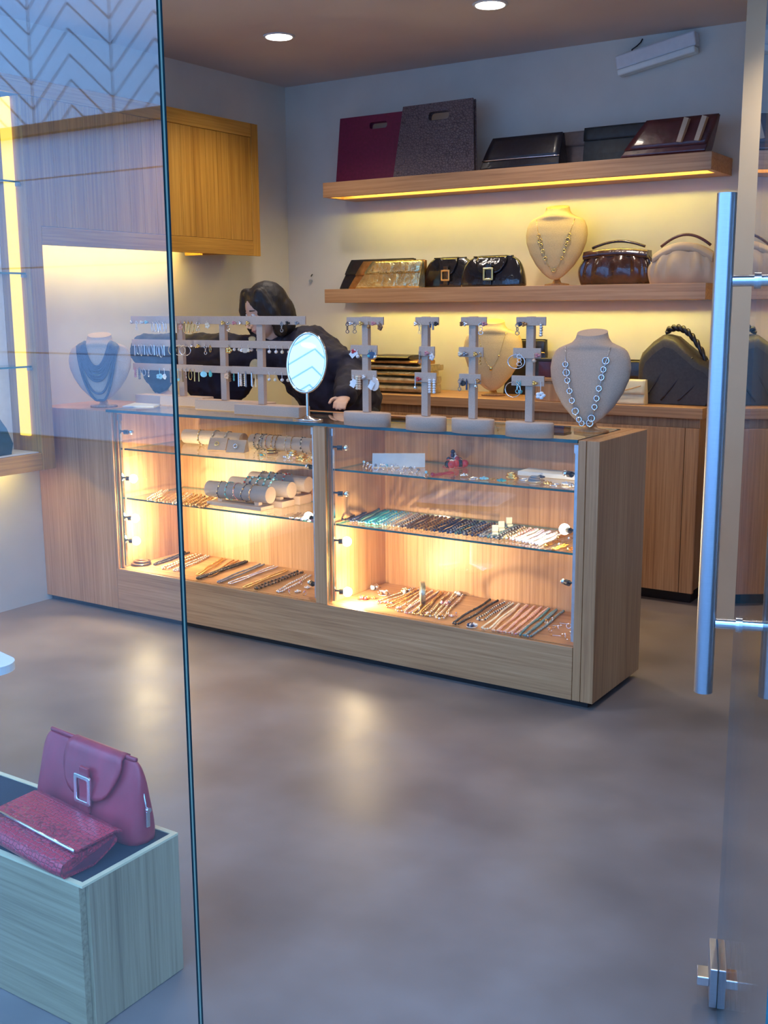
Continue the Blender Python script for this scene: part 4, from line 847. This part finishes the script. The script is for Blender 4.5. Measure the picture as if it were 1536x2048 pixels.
for i in range(7):
    x = 300+i*17; y = 1000+i*2.6
    necklace(on_z(x, y, ZL), on_z(x+30, y-18, ZL), .018, .004, [['gold','ivory'],['gold'],['gold','amber_bead'],['ivory','gold'],['bronze','gold'],['gold','brown_bead'],['gold','bronze']][i], 'glittering gold necklace, %s from the left of those on the left middle glass shelf' % ORD[i], 'gold necklaces on the left middle shelf')
for i in range(5):
    x = 572+i*12; y = 1040+i*1.0
    chain(on_z(x, y, ZL), on_z(x+28, y-13, ZL), .010, .0030, ['silver','silver','pearl','silver','rose_bead'][i], '%s chain, %s from the left beside the divider on the left middle shelf' % (['silver','silver','pearl','silver','rose'][i], ORD[i]), 'chains beside the divider')
# left bay top shelf
ZT = .8025
q0 = on_z(505, 893, ZT); q1 = on_z(628, 909, ZT); off = V((0,0,0))
roll(q0+off, q1+off, .034, 'long bracelet roll near the divider on the left top shelf', [(-.40,['grey_bead','black_bead'],.003),(-.33,['black_bead','silver'],.003),(-.26,['grey_bead','navy_bead'],.003),(-.19,['bronze','rose_bead'],.003),(-.12,['bronze','peach_bead'],.003),(-.05,['brown_bead','bronze'],.003),(.10,['ivory','bronze'],.0025),(.2,['bronze','gold'],.0025),(.36,['black_bead','ivory'],.003)], ZT, 'bracelet rolls on the left top shelf', False, 3.94)
q0 = on_z(372, 884, ZT); q1 = on_z(488, 897, ZT)
roll(q0+off, q1+off, .034, 'long bracelet roll near the pane edge on the left top shelf', [(-.2,['gold','ivory'],.003),(.05,['grey_bead','silver'],.003),(.25,['grey_bead','silver'],.003)], ZT, 'bracelet rolls on the left top shelf', False, 3.94)
for i, (x, y, mt) in enumerate([(572,917,'silver'),(590,920,'pink_bead'),(600,922,'gold'),(612,924,'gold'),(620,918,'ivory'),(582,912,'silver'),(606,913,'amber_bead'),(520,913,'turquoise_bead'),(540,908,'brown_bead')]):
    trinket(on_z(x, y, ZT), ['cluster','flower','coil'][i % 3], [mt,'gold'], .017, '%s piece, %s of the small jewels at the front of the left top shelf' % (sanem(mt), ORD[i]), 'small jewels on the left top shelf')
for i, (x, y) in enumerate([(438,893),(475,898)]):
    t = thing('ring_stand', 'small sloped ring stand, %s of the two on the left top shelf' % ['left','right'][i], 'ring stand', on_z(x, y+6, ZT)+V((0,0,.0005)), (0,0,.3), 'sloped ring stands on the left top shelf')
    b = MB(); b.prism([(-.03,0),(.03,0),(.02,.05),(.004,.055)], 'x', -.045, .045); b.build('wedge', 'stand_fabric', t, bevel=.003)
    b = MB(); b.torus((0,-.022,.030), .009, .0022, (0,-1,.5), 14, 5); o = b.build('finger_ring', 'gold' if i == 0 else 'silver', None, t.location, t.rotation_euler); tag(o, '%s ring on the %s sloped stand of the left top shelf' % (['gold','silver'][i], ['left','right'][i]), 'ring')

# ------------------------------------------------------------------ person behind the counter
def blob(name, prims, mats, parent=None, voxel=.008, smooth=6, loc=(0,0,0), disp=None):
    b = MB()
    for pr in prims:
        if pr[0] == 'c': _, a, r0, c, r1 = pr; a = V(a); c = V(c); b.cyl(a, c, r0, r1, 20); b.sphere(a, r0, 16, 12); b.sphere(c, r1, 16, 12)
        else: _, c, s_, rot = pr; b.sphere(c, 1, 24, 18, s_[0], s_[1], s_[2], Euler(rot).to_matrix() if rot else None)
    o = b.build(name, mats, parent, loc)
    md = o.modifiers.new('remesh', 'REMESH'); md.mode = 'VOXEL'; md.voxel_size = voxel; md.use_smooth_shade = True
    md = o.modifiers.new('smooth', 'SMOOTH'); md.iterations = smooth; md.factor = .5
    if disp:
        tx = bpy.data.textures.new(name+'_folds', 'CLOUDS'); tx.noise_scale = disp[0]
        md = o.modifiers.new('folds', 'DISPLACE'); md.texture = tx; md.strength = disp[1]; md.mid_level = .5
    return o
HC = on_y(531, 624, 4.30)                                           # head centre
per = thing('person', 'person with dark bobbed hair and black jacket leaning behind the earring racks', 'person', (HC.x+.25, 4.47, 0))
o_ = per.location
def W(x, y, Y): return on_y(x, y, Y)-V(o_)
face = (V((-.835,-.551,0))*.80 + V((.551,-.835,0))*.52 + V((0,0,-.30))).normalized()
zax = (V((0,0,1)) - face*face.z).normalized(); side = zax.cross(face)
HM = Matrix((face, side, zax)).transposed()                          # head frame: x = face, y = its left, z = up
hc = HC-V(o_)
def Hd(x, y, z): return hc + HM @ V((x, y, z))
eu = HM.to_euler()
nb = W(545, 700, 4.36); sr = W(632, 708, 4.45); sl = W(445, 705, 4.24)
pel = V((.03, .10, .93)); chest = (nb+pel)/2+V((0,.0,.10))
er = W(706, 742, 4.44); hr = W(690, 792, 4.20)
el = W(292, 700, 4.16); hl = on_z(330, 785, 1.005)-V(o_)
prims = [('e', Hd(0,0,.02), (.096,.076,.112), eu), ('e', Hd(.03,0,-.055), (.062,.056,.062), eu), ('c', Hd(.052,0,-.095), .026, Hd(.04,0,-.09), .03),
 ('e', Hd(.092,0,-.020), (.020,.011,.020), eu), ('c', Hd(.086,0,.012), .008, Hd(.105,0,-.026), .011), ('e', Hd(.085,0,-.062), (.014,.024,.009), eu), ('e', Hd(.084,0,-.074), (.012,.02,.008), eu),
 ('c', Hd(.082,.018,.026), .010, Hd(.074,.045,.024), .010), ('c', Hd(.082,-.018,.026), .010, Hd(.074,-.045,.024), .010), ('e', Hd(.0,.078,-.005), (.018,.008,.03), eu), ('e', Hd(.0,-.078,-.005), (.018,.008,.03), eu),
 ('c', Hd(-.02,0,-.07), .052, nb, .058), ('c', nb, .07, chest, .13), ('c', sr, .06, sl, .06), ('c', chest, .13, pel, .15), ('c', sr, .052, er, .042), ('c', er, .040, hr, .028), ('c', sl, .052, el, .042), ('c', el, .040, hl, .028)]
for s_ in (-1, 1):
    hip = pel+V((s_*.09,0,-.03)); kn = V((s_*.10+.02,.02,.48)); an = V((s_*.10+.02,.06,.08)); prims += [('c', hip, .085, kn, .058), ('c', kn, .056, an, .038), ('c', an+V((0,0,-.04)), .036, an+V((-.03,-.15,-.048)), .028)]
def hand(w, fwd, side_, up, sg):
    out = [('e', w+fwd*.045, (.045,.034,.015), Matrix((fwd, side_, up)).transposed().to_euler())]
    for k, (L_, s0) in enumerate(((.066,.024),(.076,.008),(.070,-.008),(.054,-.023))):
        a = w+fwd*.075+side_*s0; m_ = a+fwd*L_*.5+up*.004+side_*s0*.12; e_ = m_+fwd*L_*.42-up*.016; out += [('c', a, .0092, m_, .0082), ('c', m_, .0082, e_, .0068)]
    a = w+fwd*.022+side_*.026*sg; m_ = a+fwd*.028+side_*.026*sg; out += [('c', a, .012, m_, .0095), ('c', m_, .0095, m_+fwd*.03+side_*.004*sg-up*.006, .0078)]
    return out
fl_ = V((.75,-.62,-.05)).normalized(); prims += hand(hl, fl_, V((0,0,1)).cross(fl_).normalized(), V((0,0,1)), -1)
fr2 = V((.35,-.85,-.25)).normalized(); prims += hand(hr, fr2, V((0,0,1)).cross(fr2).normalized(), V((0,0,1)), -1)
blob('body', prims, 'skin', per, .0055, 5)
for s_ in (-1, 1):
    b = MB(); b.sphere(Hd(.082, s_*.031, .008), .0125, 14, 10); b.mi = 1; b.sphere(Hd(.0915, s_*.032, .007), .0058, 10, 8); b.build('eye', ['eye_white','iris'], per)
    b = MB(); b.tube([Hd(.094-.018*abs(t_)*abs(t_), s_*(.030+.022*t_), .031+.004*(1-t_*t_)) for t_ in (-1,-.5,0,.5,1)], [.002,.0035,.0035,.003,.0015], 6); b.build('eyebrow', 'hair', per)
b = MB(); b.tube([Hd(.099-.006*abs(t_)**2-.004, .022*t_, -.067) for t_ in (-1,-.5,0,.5,1)], [.002,.005,.0055,.005,.002], 6); b.build('lips', 'lip', per)
hp_ = [('e', Hd(-.022,0,.035), (.112,.098,.112), eu), ('e', Hd(-.065,.0,-.03), (.085,.100,.115), eu), ('e', Hd(-.055,.0,-.085), (.075,.098,.07), eu),
 ('c', Hd(.045,-.052,.098), .036, Hd(.075,-.078,.03), .026), ('c', Hd(.03,.055,.095), .034, Hd(.008,.090,.0), .034), ('c', Hd(.008,.090,.0), .034, Hd(-.01,.09,-.10), .028), ('c', Hd(.075,-.078,.03), .026, Hd(.050,-.088,-.10), .022), ('c', Hd(.05,-.02,.108), .026, Hd(.055,.055,.070), .022)]
blob('hair', hp_, 'hair', per, .007, 5, disp=(.03,.006))
jk = [('c', nb+V((.02,.03,-.035)), .085, chest, .175), ('c', sr, .095, sl, .095), ('c', chest, .175, pel+V((0,0,.05)), .19), ('c', sr, .092, er, .080), ('c', er, .080, hr+(er-hr)*.05, .055), ('c', sl, .095, el, .085), ('c', el, .083, hl+(el-hl)*.25, .060),
 ('e', (sl+el)/2+V((.12,.12,-.13)), (.20,.07,.16), (0,0,.35)), ('e', (sr+er)/2+V((-.06,0,-.06)), (.12,.10,.12), None), ('e', sr+V((-.02,.02,.0)), (.15,.12,.10), None), ('c', er+V((.0,-.02,.05)), .055, er+V((.06,0,.02)), .030), ('c', er+V((.02,0,-.05)), .05, er+V((.05,.0,-.09)), .028)]
blob('jacket', jk, 'jacket', per, .010, 4, disp=(.06,.03))
sh = nb+V((0,0,0))
b_ = [('e', W(505,700,4.27), (.045,.03,.07), None), ('e', W(512,735,4.26), (.035,.03,.06), None)]
blob('shirt', b_, 'shirt', per, .006, 5)
tr = []
for s_ in (-1, 1): hip = pel+V((s_*.09,0,-.02)); kn = V((s_*.10+.02,.02,.48)); an = V((s_*.10+.02,.06,.10)); tr += [('c', hip, .105, kn, .075), ('c', kn, .075, an, .06)]
blob('trousers', tr+[('c', pel+V((0,0,.05)), .165, pel, .165)], 'trousers', per, .012, 4)
b = MB()
for s_ in (-1,1): b.loft([[V((s_*.10+.02-.02+.048*math.cos(a)*k, -.02+.13*math.sin(a)*k, z_)) for a in [2*PI*i/20 for i in range(20)]] for z_, k in ((.001,.95),(.03,1.02),(.07,.85),(.09,.5))])
b.build('shoes', 'black_leather', per)

# ------------------------------------------------------------------ front display box with red bags
dbx = thing('display_plinth', 'wooden display block with dark cloth top behind the shop window', 'display plinth', (-1.9, 1.345, 0))
BX('front_panel', -.42, .28, 0, .016, .002, .322, 'pale_x', dbx, bevel=.001); BX('side_panel', .274, .29, .0165, .27, .002, .322, 'pale_z', dbx, bevel=.001)
b = MB(); b.box(-.42, .274, .0165, .27, .002, .308); b.build('core', 'pale_x', dbx)
b = MB(); b.box(-.42, .29, 0, .012, .322, .327); b.box(.278, .29, .012, .258, .322, .327); b.box(-.42, .29, .258, .27, .322, .327); b.build('lipping', 'cream_leather', dbx)
BX('cloth_pad', -.42, .277, .013, .257, .309, .3255, 'dark_cloth', dbx, bevel=0)
frame_bag('handbag', 'red leather handbag with a large silver buckle on the window plinth', (-1.812, 1.560, .3265), .372, .174, .09, 'red_leather', (-.04,0,math.radians(-5)), 1.0, .030, bw=.055, bmat='silver', tongue=.46, zipper=True, bz=.55, bscale=1.2)
t = thing('clutch_bag', 'red crocodile-embossed flap clutch with a metal bar on the window plinth', 'clutch bag', (-1.80, 1.421, .3265), (0,0,math.radians(-7)))
w = .30
prof = [(-.068,.003),(-.078,.018),(-.070,.036),(-.045,.044),(.0,.049),(.065,.054),(.078,.048),(.075,.036),(.04,.016),(.01,.003)]
b = MB()
rings = []
for i in range(13):
    x = -w/2+w*i/12; k = 1-.10*(abs(i-6)/6)**6; rings.append([V((x, y*k, z_*k)) for y, z_ in prof])
b.loft(rings, True, False); b.build('body', 'red_croc', t, bevel=.006, smooth_all=True)
fp = [(-.030,.051),(.0,.0545),(.066,.0595),(.085,.052),(.083,.048),(.066,.055),(.0,.050),(-.030,.0475)]
b = MB(); b.loft([[V((x, y, z_)) for y, z_ in fp] for x in (-w/2-.001, 0, w/2+.001)], True, False); f = b.build('flap', 'red_croc', t, bevel=.0015)
b = MB(); b.tube([(x, -.032, .0505) for x in (-w/2, 0, w/2-.004)], .0035, 8); b.build('metal_bar', 'silver', f)
b = MB(); b.prism([(-.06,.012),(.066,.048),(.05,.028),(.01,.008)], 'x', w/2-.002, w/2+.001); b.build('gusset', 'dark_red', t)
# white rounded table top at the left edge
pc = on_z(27, 1324, .40); pc = V((pc.x-.303*.835, pc.y-.303*.551, 0))
wt = thing('white_stool', 'white low stool with a rounded corner at the left edge of the photo', 'stool', pc)
b = MB(); b.lathe([(.155,0),(.155,.02),(.04,.03),(.03,.36),(.08,.374)], n=32); b.build('pedestal', 'chrome', wt)
rp = ring_pts(0, 0, .235, .235, .07, 8); b = MB(); b.prism(rp, 'z', .375, .400); b.build('seat', 'white_gloss', wt, rot=(0,0,math.radians(-11.6)), bevel=.006)

# ------------------------------------------------------------------ wall fittings
t = thing('emergency_light', 'white emergency light unit hanging askew high on the back wall', 'wall light', (-2.05, BACK, 2.67), (0, math.radians(-10), 0))
b = MB(); b.box(-.205,.205,-.065,0,-.02,.05); b.build('housing', 'white_plastic', t, bevel=.008)
b = MB(); b.box(-.20,.20,-.075,-.01,-.052,-.021); b.build('diffuser', 'white_gloss', t, bevel=.008)
b = MB(); b.tube([(-.13,-.02,.05),(-.125,-.025,.065),(-.10,-.02,.075),(-.08,-.01,.09),(-.072,-.003,.105)], .0035, 6); b.build('cable', 'black_metal', t)
t = thing('wall_hook', 'small metal hook on the back wall left of the lower shelf', 'hook', (on_y(623, 562, BACK)).to_tuple())
b = MB(); b.cyl((0,0,0),(0,-.018,0), .009, n=10); b.build('knob', 'steel', t); b = MB(); b.tube([(0,-.004,.028),(.006,-.006,.036),(.012,-.004,.04)], .003, 6); b.build('wire', 'black_metal', t)

# ------------------------------------------------------------------ daylight
w = bpy.data.worlds.new('sky'); sc.world = w; w.use_nodes = True; nt = w.node_tree; nt.nodes.clear()
bg = N(nt, 'ShaderNodeBackground', Strength=8.2); bg.inputs[0].default_value = (.20,.455,1.0,1); ow = nt.nodes.new('ShaderNodeOutputWorld'); nt.links.new(bg.outputs[0], ow.inputs[0])

vs = sc.view_settings; vs.view_transform = 'Standard'; vs.look = 'None'; vs.exposure = 0; vs.gamma = 1; vs.use_curve_mapping = False
sc.cycles.max_bounces = 10; sc.cycles.transparent_max_bounces = 24; sc.cycles.sample_clamp_indirect = 4; sc.cycles.caustics_reflective = False; sc.cycles.caustics_refractive = False; sc.cycles.use_denoising = True
